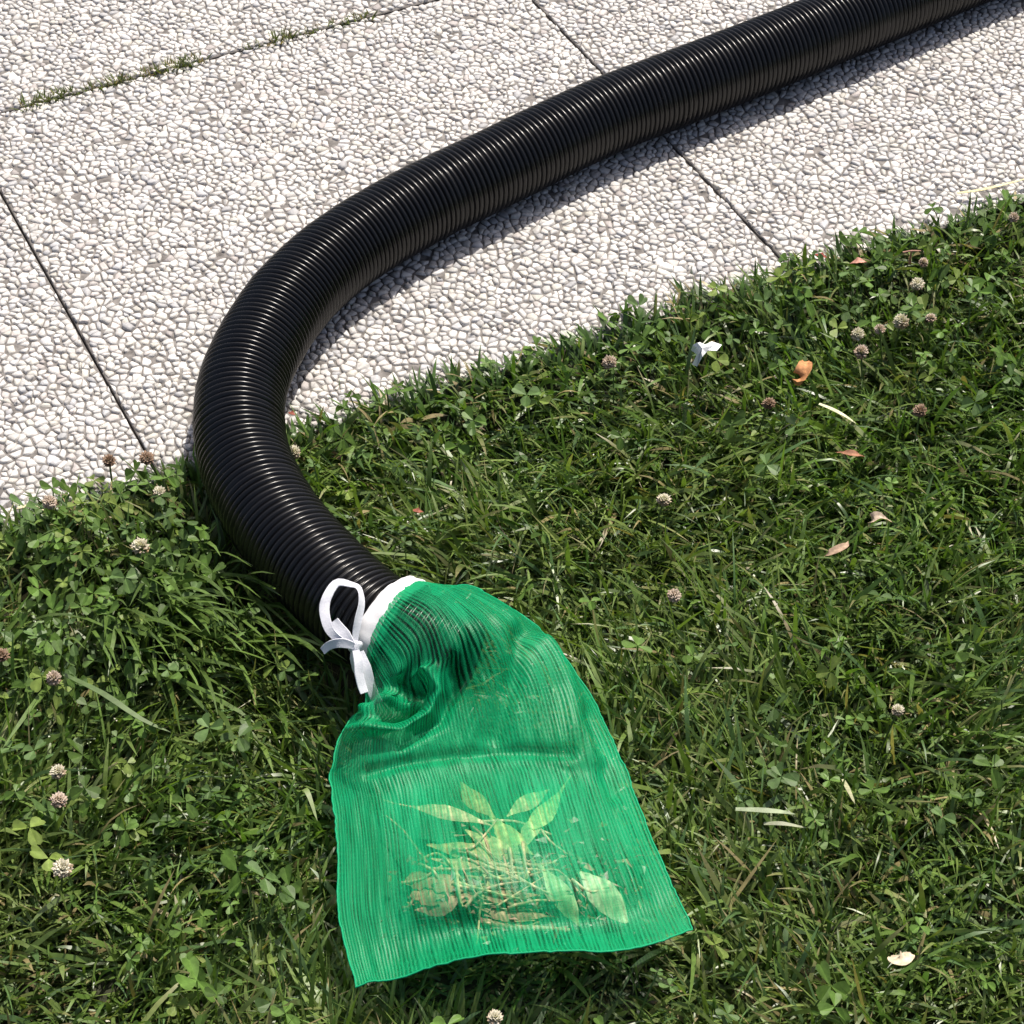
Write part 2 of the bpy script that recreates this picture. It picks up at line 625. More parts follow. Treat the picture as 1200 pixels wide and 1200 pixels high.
HC = np.array([at(x, y, hz(x, y)) for x, y in HOSE_PX])
d0 = HC[0] - HC[1]
d0[2] = 0
d0 /= np.linalg.norm(d0)
pre = [HC[0] + d0 * s + np.array([1.0, -0.35, 0]) * 0.10 * s * s for s in (1.6, 1.2, .85, .55, .3, .13)]
HC = np.concatenate([pre, HC])
HOSE = catmull(HC, 1200)
HOSE = resample(HOSE, 0.0006)
HLEN = len(HOSE) * 0.0006
TAN = np.gradient(HOSE, axis=0)
for _ in range(3):
    k = np.ones(41) / 41
    TAN = np.stack([np.convolve(np.pad(TAN[:, j], 20, mode='edge'), k, 'valid') for j in range(3)], 1)
TAN /= np.linalg.norm(TAN, axis=1, keepdims=True)


def hose_frame(i):
    t = TAN[i]
    side = np.cross(t, (0, 0, 1.0))
    side /= np.linalg.norm(side, axis=-1, keepdims=True)
    up = np.cross(side, t)
    return HOSE[i], side, up, t


def hose_pts(idx, rad, th):
    c, s, u, _ = hose_frame(idx)
    return c[:, None, :] + rad[:, None, None] * (np.cos(th)[None, :, None] * s[:, None, :] + np.sin(th)[None, :, None] * u[:, None, :])


# pebble objects: the 300 that show largest are parts of their own, the rest is one part per slab
HXY = HOSE[::12, :2]
for k, rec in enumerate(all_peb):
    if rec[0] > 0:
        w = rec[2][0].mean(0) + PV
        if np.min(((HXY - w[:2]) ** 2).sum(1)) < 0.06 ** 2:
            all_peb[k] = (0,) + rec[1:]
order = sorted(range(len(all_peb)), key=lambda k: -all_peb[k][0])
single = set(order[:300])
rest = {}
for k, (sc_, so, (V, q, t), c) in enumerate(all_peb):
    if k in single:
        mk('pebble', V, [q, t], M_STONE, so, True, col=c[None, :].repeat(len(V), 0))
    else:
        rest.setdefault(so.name, [so, [], [], [], [], 0])
        r = rest[so.name]
        r[1].append(V); r[2].append(q + r[5]); r[3].append(t + r[5]); r[4].append(c[None, :].repeat(len(V), 0)); r[5] += len(V)
for so, V, q, t, c, _ in rest.values():
    o = mk('pebbles', np.concatenate(V), [np.concatenate(q), np.concatenate(t)], M_STONE, so, True, col=np.concatenate(c))
    o['kind'] = 'stuff'

# ------------------------------------------------------------------ the corrugated hose
PITCH_RIB = 0.0047
nrib = int((HLEN - 0.002) / PITCH_RIB)
prof = [(0.00, -0.0026), (0.11, -0.0019), (0.22, -0.0009), (0.36, -0.0001), (0.50, 0.0002), (0.64, -0.0001), (0.78, -0.0009), (0.89, -0.0019)]
ss, rr = [], []
wob = np.random.default_rng(4)
for k in range(nrib):
    j = wob.normal(0, 0.00012)
    for a, dr in prof:
        ss.append((k + a) * PITCH_RIB)
        rr.append(HR + dr + (j if dr > -0.001 else 0))
ss, rr = np.array(ss), np.array(rr)
idx = np.clip((ss / 0.0006).astype(int), 0, len(HOSE) - 1)
NT = 60
th = np.linspace(0, 2 * math.pi, NT, endpoint=False)
fi = np.clip(ss / 0.0006, 0, len(HOSE) - 1.001)
i0 = fi.astype(int)
fr = (fi - i0)[:, None]
cen = HOSE[i0] * (1 - fr) + HOSE[i0 + 1] * fr
tt = TAN[i0]
sd_ = np.cross(tt, (0, 0, 1.0)); sd_ /= np.linalg.norm(sd_, axis=1, keepdims=True)
up_ = np.cross(sd_, tt)
V = cen[:, None] + rr[:, None, None] * (np.cos(th)[None, :, None] * sd_[:, None] + np.sin(th)[None, :, None] * up_[:, None])
hose_origin = HOSE[-1].copy(); hose_origin[2] = 0
hose = mk('corrugated_hose', V.reshape(-1, 3), grid_quads(len(ss), NT, True), M_HOSE, smooth=True)
tag(hose, 'long black corrugated plastic hose curving over the white slabs onto the grass', 'hose')
# its open mouth: rim and inner wall
i = len(ss) - 1
ring = lambda k, r: cen[k] + r * (np.cos(th)[:, None] * sd_[k] + np.sin(th)[:, None] * up_[k])
tp = tt[i]
rings = [ring(i, HR - 0.0018), ring(i, HR - 0.0016) + tp * 0.0012, ring(i, HR - 0.004) + tp * 0.0012]
for k in range(i, i - 8 * 18, -4):
    rings.append(ring(k, HR - 0.0045 + 0.0008 * math.sin(k * math.pi / 4)))
mk('inner_wall', np.concatenate(rings), grid_quads(len(rings), NT, True)[:, ::-1], M_HOSE, hose, smooth=True)

# ------------------------------------------------------------------ the mesh bag
def nearest_idx(px, py):
    p = to_px(HOSE)
    return int(np.argmin((p[:, 0] - px) ** 2 + (p[:, 1] - py) ** 2))


i_hem = nearest_idx(467, 746)
i_end = len(HOSE) - 3
i_mid = (i_hem + i_end) // 2


def half_ring(i, r, upper=True, ncol=7):
    c, s, u, t = hose_frame(i)
    a = np.linspace(math.pi, 0, ncol) if upper else np.linspace(-math.pi, 0, ncol)
    # side points to the right of the travel direction; the bag's left edge is on the image's left
    if (s @ np.array([1, 0.6, 0])) < 0:
        s = -s
    return c + r * (np.cos(a)[:, None] * s + np.sin(a)[:, None] * u)


P_ROWS = [
    [(428, 828, .020), (452, 800, .043), (478, 762, .056), (503, 720, .0655), (525, 700, .063), (539, 689, .053), (548, 686, .038)],
    [(411, 842, .018), (440, 820, .042), (480, 797, .044), (522, 765, .059), (556, 731, .0665), (592, 719, .057), (612, 720, .040)],
    [(397, 868, .016), (432, 848, .040), (478, 832, .041), (522, 803, .046), (577, 772, .056), (628, 757, .048), (655, 762, .030)],
    [(389, 897, .013), (430, 876, .032), (480, 862, .034), (530, 840, .037), (592, 818, .042), (652, 808, .038), (695, 822, .020)],
    [(387, 912, .011), (430, 907, .024), (485, 894, .026), (540, 887, .026), (605, 883, .026), (670, 884, .028), (720, 872, .014)],
    [(392, 948, .012), (438, 938, .021), (495, 925, .023), (550, 918, .024), (615, 912, .024), (680, 912, .023), (733, 905, .013)],
    [(395, 986, .012), (444, 984, .022), (503, 972, .026), (563, 966, .029), (628, 961, .029), (692, 955, .025), (746, 937, .013)],
    [(397, 1067, .012), (450, 1053, .022), (515, 1045, .030), (580, 1039, .033), (650, 1034, .032), (715, 1025, .027), (778, 1017, .014)],
    [(409, 1122, .013), (458, 1108, .018), (526, 1094, .021), (592, 1088, .023), (664, 1083, .023), (732, 1075, .020), (795, 1055, .014)],
    [(418, 1155, .014), (466, 1146, .018), (535, 1124, .028), (600, 1118, .033), (677, 1115, .033), (745, 1110, .026), (811, 1090, .016)],
]
BAGUP = [half_ring(i_hem, HR * 1.16)] + [np.array([at(*p) for p in row]) for row in P_ROWS]
BAGUP = np.array(BAGUP)
lower = [half_ring(i_hem, HR * 1.16, False)]
for k in range(1, len(BAGUP)):
    a, b = BAGUP[k, 0], BAGUP[k, -1]
    t = np.linspace(0, 1, 7)[:, None]
    row = a * (1 - t) + b * t
    sag = np.sin(np.linspace(0, math.pi, 7)) ** 0.6
    zt = {1: -0.001, 2: 0.0, 3: .002, 4: .003}.get(k, .004)
    row[:, 2] = row[:, 2] * (1 - sag) + zt * sag
    if k == len(BAGUP) - 1:
        row = BAGUP[k] - np.array([0, 0, 0.0006]); row[[0, -1]] = BAGUP[k][[0, -1]]
    if k <= 2:                                              # still wrapped round the hose
        lr = half_ring((i_mid, i_end)[k - 1], HR * 1.06, False)
        row = row * 0.45 + lr * 0.55
        row[0], row[-1] = a, b
    lower.append(row)
BAGLO = np.array(lower)
NU, NV = 120, 150


def dense(Cg):
    A = catmull(np.swapaxes(Cg, 0, 1), NU)          # across
    return catmull(np.swapaxes(A, 0, 1), NV)        # along -> (NV, NU, 3)


UP, LO = dense(BAGUP), dense(BAGLO)


def normals(G):
    du = np.gradient(G, axis=1)
    dv = np.gradient(G, axis=0)
    n_ = np.cross(du, dv)
    n_ /= np.linalg.norm(n_, axis=2, keepdims=True) + 1e-12
    return np.where(n_[..., 2:3] < 0, -n_, n_)


def seg_dist(P, A, B):
    d = B - A
    t = np.clip(((P - A) @ d) / (d @ d), 0, 1)
    q = A + t[..., None] * d
    e = P - q
    return np.linalg.norm(e, axis=-1), np.sign(d[0] * e[..., 1] - d[1] * e[..., 0])


def crease(PX, line, sigma, amp):
    D = np.full(PX.shape[:2], 1e9)
    for a, b in zip(line[:-1], line[1:]):
        d, _ = seg_dist(PX, np.array(a, float), np.array(b, float))
        D = np.minimum(D, d)
    return amp * np.exp(-(D / sigma) ** 2)


Nn = normals(UP)
PXU = to_px(UP.reshape(-1, 3)).reshape(NV, NU, 2)
uu, vv2 = np.meshgrid(np.linspace(0, 1, NU), np.linspace(0, 1, NV))
edge = np.clip(np.minimum(uu, 1 - uu) / 0.10, 0, 1) * np.clip((1 - vv2) / 0.05, 0, 1)
disp = np.zeros((NV, NU))
fade = np.exp(-((vv2 - 0.12) / 0.16) ** 2) * np.clip(vv2 / 0.06, 0, 1)
disp += 0.0002 * np.sin(uu * 2 * math.pi * 13 + 3 * vnoise(uu, vv2, 4, 5)) * fade
disp += 0.0030 * (vnoise(uu, vv2, 5, 6) - .5) * np.clip(vv2 / .3, 0, 1)
disp += 0.0016 * (vnoise(uu * 2.2, vv2, 11, 7) - .5) * np.clip(vv2 / .25, 0, 1)
disp += 0.0009 * (vnoise(uu * 3, vv2 * .6, 26, 8) - .5)
# the pinched pocket under the hose end, and the hanging folds beside it
disp += crease(PXU, [(506, 786), (513, 812), (500, 838), (468, 856), (432, 852), (408, 862)], 7, 0.0085)
disp -= crease(PXU, [(462, 806), (488, 806), (490, 824), (466, 836), (440, 832)], 10, 0.0130)
disp += crease(PXU, [(425, 830), (455, 820), (480, 800), (500, 786)], 6, 0.0060)
disp -= crease(PXU, [(526, 772), (532, 806), (516, 846), (470, 872)], 7, 0.0055)
disp -= crease(PXU, [(612, 742), (604, 790), (590, 830), (580, 862)], 13, 0.0070)
disp += crease(PXU, [(640, 752), (664, 800), (676, 850), (700, 890)], 12, 0.0055)
disp -= crease(PXU, [(690, 838), (702, 880), (720, 930)], 9, 0.0040)
disp += crease(PXU, [(566, 800), (560, 840), (545, 880)], 7, 0.0030)
disp -= crease(PXU, [(430, 905), (485, 892), (540, 884), (605, 880), (670, 882)], 7, 0.0035)
for (a_, b_, c_x, c_y, k_) in ((580, 1000, 75, 42, .005), (690, 1050, 45, 32, .005), (520, 1050, 45, 30, .004), (610, 1066, 50, 26, .004)):
    disp += k_ * np.exp(-((PXU[..., 0] - a_) / c_x) ** 2 - ((PXU[..., 1] - b_) / c_y) ** 2)
UP2 = UP + Nn * (disp * edge)[..., None]
# never dip into the hose end
c_, s_, u_, t_ = hose_frame(np.arange(i_hem, i_end, 6))
Q = UP2.reshape(-1, 3)
rel = Q[:, None, :] - c_[None]
dd = np.linalg.norm(rel, axis=2)
j = dd.argmin(1)
dm = dd[np.arange(len(Q)), j]
ax = np.einsum('ij,ij->i', Q - c_[j], t_[j])
push = (dm < HR * 1.035) & (np.abs(ax) < 0.004)
dirv = rel[np.arange(len(Q)), j] / dm[:, None]
Q = np.where(push[:, None], c_[j] + dirv * HR * 1.035, Q)
UP2 = Q.reshape(NV, NU, 3)
ed = np.random.default_rng(8)
jn = np.convolve(ed.normal(0, 1, NU + 8), np.ones(9) / 9, 'valid')[:, None] * np.array([0.0007, 0.0013, 0.0008])
UP2[-1] += jn; UP2[-2] += jn * .6; UP2[-3] += jn * .3
for c0_ in (0, -1):
    jn = np.convolve(ed.normal(0, 1, NV + 8), np.ones(9) / 9, 'valid')[:, None] * np.array([0.0012, 0.0004, 0.0006])
    UP2[20:, c0_] += jn[20:]
LO2 = LO.copy()
LO2[:, 0], LO2[:, -1] = UP2[:, 0], UP2[:, -1]
LO2[-1] = UP2[-1] - np.array([0, 0, 0.0004])

bag = empty('mesh_bag', (*HOSE[i_end][:2], 0))
tag(bag, 'green mesh bag tied over the hose end, holding leaves', 'mesh bag')
BL = np.array(bag.location)
Vb = np.concatenate([UP2.reshape(-1, 3), LO2.reshape(-1, 3)]) - BL
fq = grid_quads(NV, NU)
UVb = np.concatenate([np.stack([uu, vv2], -1).reshape(-1, 2), np.stack([uu + 1.37, vv2], -1).reshape(-1, 2)])
netting = mk('netting', Vb, [fq[:, ::-1], fq + NV * NU], M_NET, bag, smooth=True, uv=UVb)
pa = netting.data.attributes.new('stretch', 'FLOAT', 'POINT')
dn = np.sqrt((((UP2.reshape(-1, 3))[:, None] - HOSE[i_hem:i_end:6][None]) ** 2).sum(2).min(1))
st_ = np.clip(1 - (dn - HR * 1.16) / (HR * .40), 0, 1) * np.clip((.62 - uu.ravel()) / .15, 0, 1)
PXN = to_px(UP2.reshape(-1, 3))
st_ = np.maximum(st_, np.exp(-(((PXN[:, 0] - 556) / 32) ** 2 + ((PXN[:, 1] - 772) / 42) ** 2) ** 2))
for (a_, b_, c_x, c_y, k_) in ((575, 975, 75, 34, .5), (590, 1040, 110, 46, .52), (690, 1040, 60, 44, .52)):
    st_ = np.maximum(st_, k_ * np.exp(-((PXN[:, 0] - a_) / c_x) ** 2 - ((PXN[:, 1] - b_) / c_y) ** 2))
pa.data.foreach_set('value', np.concatenate([st_, np.zeros(NU * NV)]).astype(np.float32))
# rolled seams along the two edges and the bottom
def cord(name, P, rad, mat, parent, off, nt=8, flat=1.0):
    P = np.asarray(P, float)
    T = np.gradient(P, axis=0); T /= np.linalg.norm(T, axis=1, keepdims=True)
    S = np.cross(T, (0, 0, 1.0)); S /= np.linalg.norm(S, axis=1, keepdims=True) + 1e-9
    U = np.cross(S, T)
    a = np.linspace(0, 2 * math.pi, nt, endpoint=False)
    V = P[:, None] + rad * (np.cos(a)[None, :, None] * S[:, None] + flat * np.sin(a)[None, :, None] * U[:, None])
    return V.reshape(-1, 3) - off, grid_quads(len(P), nt, True)


seam = np.concatenate([UP2[6:, 0], UP2[-1, 1:-1:2], UP2[6:, -1][::-1]])
v_, f_ = cord('seam', seam, 0.0006, M_NET, bag, BL, 6)
m_seam = mat_cloth('green_seam', (.004, .30, .13), 0.6, 1500)
mk('seam', v_, f_, m_seam, bag, smooth=True)

# white hem band round the hose just behind the netting
W = 0.0090
nb = 9
i_a = i_hem - int((W + 0.001) / 0.0006)
ths = np.linspace(0, 2 * math.pi, 72, endpoint=False)
band = []
for k in range(nb):
    i_ = int(i_a + (i_hem + 4 - i_a) * k / (nb - 1))
    c, s, u, t = hose_frame(i_)
    bul = 0.0022 * math.sin(math.pi * k / (nb - 1)) ** 0.6
    r = HR + 0.0034 + bul + 0.0004 * np.sin(ths * 9 + k * 0.5) + 0.0003 * np.sin(ths * 23)
    band.append(c + r[:, None] * (np.cos(ths)[:, None] * s + np.sin(ths)[:, None] * u))
band = np.concatenate(band) - BL
mk('hem_band', band, grid_quads(nb, 72, True), M_WHITE, bag, smooth=True)

# drawstring: a flat tape tied in a bow on the left of the band
def tape(name, pts, width, parent, twist=None, thick=0.00035, tilt=0.6):
    C = catmull(np.array([at(*p) for p in pts]), 44)
    T = np.gradient(C, axis=0); T /= np.linalg.norm(T, axis=1, keepdims=True)
    view = np.array([0, 0, CAM_H]) - C; view /= np.linalg.norm(view, axis=1, keepdims=True)
    S = np.cross(T, view); S /= np.linalg.norm(S, axis=1, keepdims=True)
    Nv = np.cross(S, T)
    tw = np.interp(np.linspace(0, 1, 44), np.linspace(0, 1, len(twist)), twist) if twist else np.zeros(44)
    S2 = S * np.cos(tw)[:, None] + Nv * np.sin(tw)[:, None]
    N2 = np.cross(S2, T)
    w = np.interp(np.linspace(0, 1, 44), np.linspace(0, 1, len(width)), width)
    sec = [(-1, -.3), (-.9, .9), (-.3, .55), (.3, .55), (.9, .9), (1, -.3), (.3, -.9), (-.3, -.9)]
    V = np.stack([C + S2 * (w * a / 2)[:, None] + N2 * (thick * b) for a, b in sec], 1)
    n_ = len(sec)
    caps = [list(range(n_))[::-1], [43 * n_ + q for q in range(n_)]]
    return mk(name, V.reshape(-1, 3) - BL, [grid_quads(44, n_, True), np.array(caps)], M_TAPE, parent, smooth=False)


knot_c = at(416, 758, .050)
bow = empty('drawstring', (0, 0, 0)); bow.parent = bag
tape('loop', [(414, 756, .052), (400, 751, .055), (386, 738, .058), (380, 716, .064), (384, 698, .069), (395, 683, .072), (411, 685, .073),
              (421, 690, .074), (424, 706, .070), (420, 726, .064), (417, 742, .058), (416, 755, .053)],
     [.0034, .0050, .0060, .0062, .0054, .0050, .0052, .0058, .0054, .0044, .0034], bow, [0.2, .5, .2, -.2, .3, .9, 1.1, .7, .3, .2])
tape('loop', [(414, 757, .054), (405, 744, .058), (397, 735, .060), (392, 727, .062)], [.004, .0062, .0062, .005], bow, [.4, .1, .3])
tape('tail', [(415, 757, .054), (404, 754, .055), (394, 754, .054), (385, 757, .050), (378, 763, .046)], [.0045, .0058, .0056, .0052, .0046], bow, [.3, .2, -.2])
tape('tail', [(417, 762, .052), (420, 776, .048), (421, 790, .043), (424, 803, .038), (427, 812, .035)], [.0045, .0056, .006, .0056, .005], bow, [.2, .5, .1])
tape('tail', [(421, 764, .049), (428, 782, .043), (433, 800, .035), (438, 814, .028), (443, 824, .022)], [.0055, .007, .0068, .0062, .006], bow, [.1, .3, .0])
kv, kq = [], grid_quads(9, 14, True)
for a in np.linspace(-math.pi / 2, math.pi / 2, 9):
    for b in np.linspace(0, 2 * math.pi, 14, endpoint=False):
        r = 0.0041 * (1 + 0.16 * math.sin(3 * b + 2 * a) + .08 * math.sin(5 * b))
        kv.append(knot_c + np.array([r * math.cos(a) * math.cos(b), r * math.cos(a) * math.sin(b), r * 1.15 * math.sin(a)]) - BL)
mk('knot', kv, kq, M_TAPE, bow, smooth=True)

# ------------------------------------------------------------------ what the bag holds
PXU2 = to_px(UP2.reshape(-1, 3))


def under_bag(px, py, off):
    k = np.argmin((PXU2[:, 0] - px) ** 2 + (PXU2[:, 1] - py) ** 2)
    return UP2.reshape(-1, 3)[k][2] - off


def tuck(P, m=.0007):
    """Keep points of the litter below the upper netting."""
    P = np.array(P, float)
    sh = P.shape
    P = P.reshape(-1, 3)
    px = to_px(P)
    for k in range(len(P)):
        j = np.argmin((PXU2[:, 0] - px[k, 0]) ** 2 + (PXU2[:, 1] - px[k, 1]) ** 2)
        P[k, 2] = min(P[k, 2], UP2.reshape(-1, 3)[j][2] - m)
    return P.reshape(sh)


def leaf(name, pts, width, col, label, off=.002, lift=None, curl=.25, edge_col=None, mat=None, under=True, cat='leaf', shape=None, group=None, ragged=0.0):
    """A leaf laid along photo points: a midrib, a folded blade, a pointed tip and a slightly wavy margin."""
    nseg, nc = 18, 5
    if under:
        C = [at(x, y, under_bag(x, y, off)) for x, y in pts]
    else:
        C = [at(*p) for p in pts]
    C = catmull(np.array(C), nseg)
    T = np.gradient(C, axis=0); T /= np.linalg.norm(T, axis=1, keepdims=True)
    S = np.cross(T, (0, 0, 1.0)); S /= np.linalg.norm(S, axis=1, keepdims=True)
    U = np.cross(S, T)
    s = np.linspace(0, 1, nseg)
    shape = shape or [.08, .35, .75, 1, .95, .7, .3, .03]
    w = width / 2 * np.interp(s, np.linspace(0, 1, len(shape)), shape)
    a = np.linspace(-1, 1, nc)
    rw = np.random.default_rng(int(width * 1e6) + len(label))
    wl, wr = w * (1 + ragged * rw.normal(0, 1, nseg)), w * (1 + ragged * rw.normal(0, 1, nseg))
    wa = np.where(a[None] < 0, wl[:, None], wr[:, None])
    rs = np.random.default_rng(abs(hash(label)) % 1000 if False else len(label) * 17 + int(width * 1e5))
    V = C[:, None] + S[:, None] * (wa * a)[..., None] + U[:, None] * (curl * w[:, None] * (np.abs(a) ** 1.5) * (1 if under is False else -1) * .8)[..., None]
    V = V + U[:, None] * (rs.normal(0, width * .02, (nseg, nc)))[..., None]
    if under:
        V = tuck(V, .0006 + .085 * width)
    t = 0.00025
    Vb = V - U[:, None] * t
    c = np.array(col)[None, None] * rs.uniform(.85, 1.12, (nseg, 1, 1)) * (1 + .12 * (np.abs(a)[None, :, None] < .1))
    c = np.broadcast_to(c, V.shape)
    q = grid_quads(nseg, nc)
    o0 = C.mean(0)
    Vall = np.concatenate([V.reshape(-1, 3), Vb.reshape(-1, 3)]) - o0
    o = mk(name, Vall, [q, (q + nseg * nc)[:, ::-1]], mat or M_DRY, smooth=True, col=np.concatenate([c.reshape(-1, 3)] * 2))
    o.location = o0
    tag(o, label, cat, group)
    return o


G_IN = 'plant litter caught in the mesh bag'
leaf('leaf', [(634, 1013), (650, 1036), (668, 1062), (680, 1085)], .0125, (.52, .68, .36), 'long pale mint leaf slanting down inside the bag', .001, group=G_IN)
leaf('leaf', [(680, 1020), (698, 1036), (716, 1055), (735, 1080)], .0175, (.56, .70, .42), 'broad pale mint leaf at the right of the bag contents', .001, group=G_IN,
     shape=[.1, .4, .75, 1, 1, .9, .6, .1])
leaf('leaf', [(594, 956), (610, 944), (628, 933), (644, 924)], .011, (.56, .62, .32), 'narrow light leaf pointing up right inside the bag', .001, group=G_IN)
leaf('leaf', [(622, 970), (638, 952), (652, 934), (669, 908)], .0125, (.46, .62, .26), 'bright green leaf with a thin stem tip in the bag', .001, group=G_IN,
     shape=[.3, .8, 1, .9, .6, .25, .08, .05])
leaf('leaf', [(479, 944), (510, 948), (540, 955), (577, 967)], .0105, (.66, .62, .36), 'cream dry leaf pointing left inside the green bag', .001, group=G_IN)
leaf('leaf', [(540, 916), (550, 930), (564, 944), (582, 960)], .012, (.38, .44, .18), 'olive leaf sticking upward in the bag', .0015, group=G_IN)
leaf('leaf', [(500, 990), (535, 994), (575, 1000), (612, 1004)], .012, (.44, .46, .20), 'long olive tan leaf lying flat in the bag', .003, ragged=.08, group=G_IN)
leaf('leaf', [(505, 1006), (540, 1012), (575, 1014), (606, 1020)], .010, (.50, .46, .24), 'tan leaf strip just below the long olive leaf in the bag', .002, ragged=.08, group=G_IN)
leaf('leaf', [(574, 956), (590, 972), (606, 988), (626, 1002)], .0125, (.44, .56, .22), 'fresh green leaf in the middle of the fan in the bag', .002, ragged=.06, group=G_IN)
leaf('leaf', [(545, 972), (566, 984), (590, 994), (614, 1000)], .011, (.48, .54, .24), 'yellow green leaf left of the fresh green one in the bag', .003, ragged=.06, group=G_IN)
leaf('leaf', [(610, 1000), (618, 978), (628, 962), (640, 948)], .010, (.50, .60, .28), 'thin light blade standing between the two upper right leaves of the fan', .002, ragged=.05, group=G_IN)
leaf('leaf', [(476, 1028), (500, 1030), (525, 1034), (550, 1040)], .013, (.44, .31, .18), 'brown dead leaf at the far left of the bag contents', .002, ragged=.12, group=G_IN, shape=[.5, .9, 1, .9, 1, .8, .6, .2])
leaf('leaf', [(482, 1046), (505, 1048), (530, 1050), (556, 1052)], .012, (.48, .35, .21), 'paler brown dead leaf under the far left brown one', .002, ragged=.12, group=G_IN, shape=[.3, .8, 1, .9, 1, .8, .5, .2])
leaf('leaf', [(545, 1030), (572, 1042), (602, 1050), (632, 1048)], .011, (.34, .27, .15), 'darkest brown curled leaf strip near the bottom of the bag contents', .003, ragged=.12, group=G_IN)
leaf('leaf', [(556, 1062), (585, 1068), (615, 1070), (650, 1074)], .010, (.50, .42, .24), 'tan dead leaf strip above the cream stalk in the bag', .003, ragged=.12, group=G_IN)
leaf('leaf', [(486, 1066), (505, 1062), (525, 1058), (545, 1050)], .010, (.52, .40, .26), 'thin tan strip edging the brown leaf in the bag', .001, group=G_IN)


def twig(pts, rad, col, label, under=True, off=.001, group=None, name='twig', cat='twig', parent=None):
    C = np.array([at(x, y, under_bag(x, y, off)) for x, y in pts]) if under else np.array([at(*p) for p in pts])
    C = catmull(C, 16)
    if under:
        C = tuck(C, rad + .0006)
    o0 = C.mean(0) if parent is None else np.array(parent.location)
    v, f = cord(name, C, rad, None, None, o0, 6)
    tp_ = np.repeat(np.linspace(1, .55, 16), 6)[:, None]
    cc = np.repeat(C - o0, 6, axis=0)
    v = cc + (v - cc) * tp_
    o = mk(name, v, [f, np.array([[5, 4, 3, 2, 1, 0], [90, 91, 92, 93, 94, 95]])], M_DRY, parent, smooth=True, col=np.array(col)[None].repeat(len(v), 0))
    if parent is None:
        o.location = o0
        tag(o, label, cat, group)
    return o


twig([(500, 1010), (484, 988), (470, 970), (452, 955)], .0011, (.48, .38, .22), 'thin straw twig at the upper left of the bag contents', group=G_IN)
twig([(450, 938), (462, 941), (486, 946)], .0009, (.60, .48, .30), 'short pale stem left of the cream leaf in the bag', group=G_IN)
twig([(566, 1078), (600, 1084), (640, 1086), (668, 1088)], .0022, (.60, .50, .30), 'cream stalk along the bottom of the bag contents', group=G_IN)
twig([(545, 1062), (560, 1046), (585, 1036), (612, 1032)], .0012, (.52, .44, .26), 'curved straw stalk over the dark brown leaf in the bag', group=G_IN)
twig([(505, 1018), (540, 1018), (580, 1014)], .0012, (.50, .44, .26), 'straight straw stalk above the brown leaf in the bag', group=G_IN)
clump = empty('straw_clump', tuple(at(590, 1030, .015)))
tag(clump, 'tangled clump of straw coloured stems in the middle of the bag contents', 'straw', G_IN)
rs = np.random.default_rng(52)
for k in range(44):
    cx, cy = rs.normal(580, 44), rs.normal(1030, 27)
    a = rs.normal(.25, .75)
    ln = rs.uniform(14, 44)
    bend = rs.normal(0, 11)
    p3 = [(cx - ln * math.cos(a), cy - ln * math.sin(a) * .7), (cx, cy + bend), (cx + ln * math.cos(a), cy + ln * math.sin(a) * .7)]
    cl = [(.62, .54, .30), (.56, .48, .28), (.66, .62, .38), (.46, .50, .24), (.50, .38, .24)][k % 5]
    twig(p3, rs.uniform(.0005, .0013), cl, '', off=rs.uniform(.0006, .004), name='straw', parent=clump)
# crumbs nobody could count, heaped on the lower net
cv, ct, cc, off_ = [], [], [], 0
rs = np.random.default_rng(77)
for k in range(520):
    px, py = rs.normal(610, 62), rs.normal(1058, 24)
    if k > 330:
        px, py = rs.normal(690, 40), rs.normal(1010, 24)
    if k > 430:
        px, py = rs.normal(545, 40), rs.normal(1020, 24)
    zt = under_bag(px, py, rs.uniform(.001, .006))
    if not in_poly(np.array([px]), np.array([py]), [(430, 935), (720, 930), (775, 1070), (740, 1098), (600, 1104), (450, 1110)])[0]:
        continue
    p = tuck(at(px, py, zt), .0024)
    s = rs.uniform(.0008, .0022)
    tet = rs.normal(0, 1, (4, 3)) * np.array([s, s, s * .5])
    tet = tet[np.argsort(tet[:, 2])]
    cv.append(p + tet); ct.append(np.array([[0, 1, 2], [0, 3, 1], [1, 3, 2], [2, 3, 0]]) + off_); off_ += 4
    base = [(.42, .34, .22), (.20, .14, .08), (.62, .60, .52), (.32, .42, .18), (.45, .30, .24)][rs.integers(5)]
    cc.append(np.array(base)[None].repeat(4, 0) * rs.uniform(.7, 1.1))
o = mk('plant_debris', np.concatenate(cv), np.concatenate(ct), M_DRY, col=np.concatenate(cc))
tag(o, 'crumbs of stalk and seed fluff strewn among the leaves in the bag', 'debris', G_IN, 'stuff')

# ------------------------------------------------------------------ grass, clover
FOOT = np.array([UP2[k, 0, :2] for k in range(0, NV, 6)] + [UP2[-1, k, :2] for k in range(0, NU, 8)] + [UP2[k, -1, :2] for k in range(NV - 1, -1, -6)])
HNEAR = HOSE[::10]


FRONT = np.array([at(430, 1140, 0)[:2], at(800, 1085, 0)[:2], at(800, 1150, 0)[:2], at(650, 1182, 0)[:2], at(500, 1182, 0)[:2]])


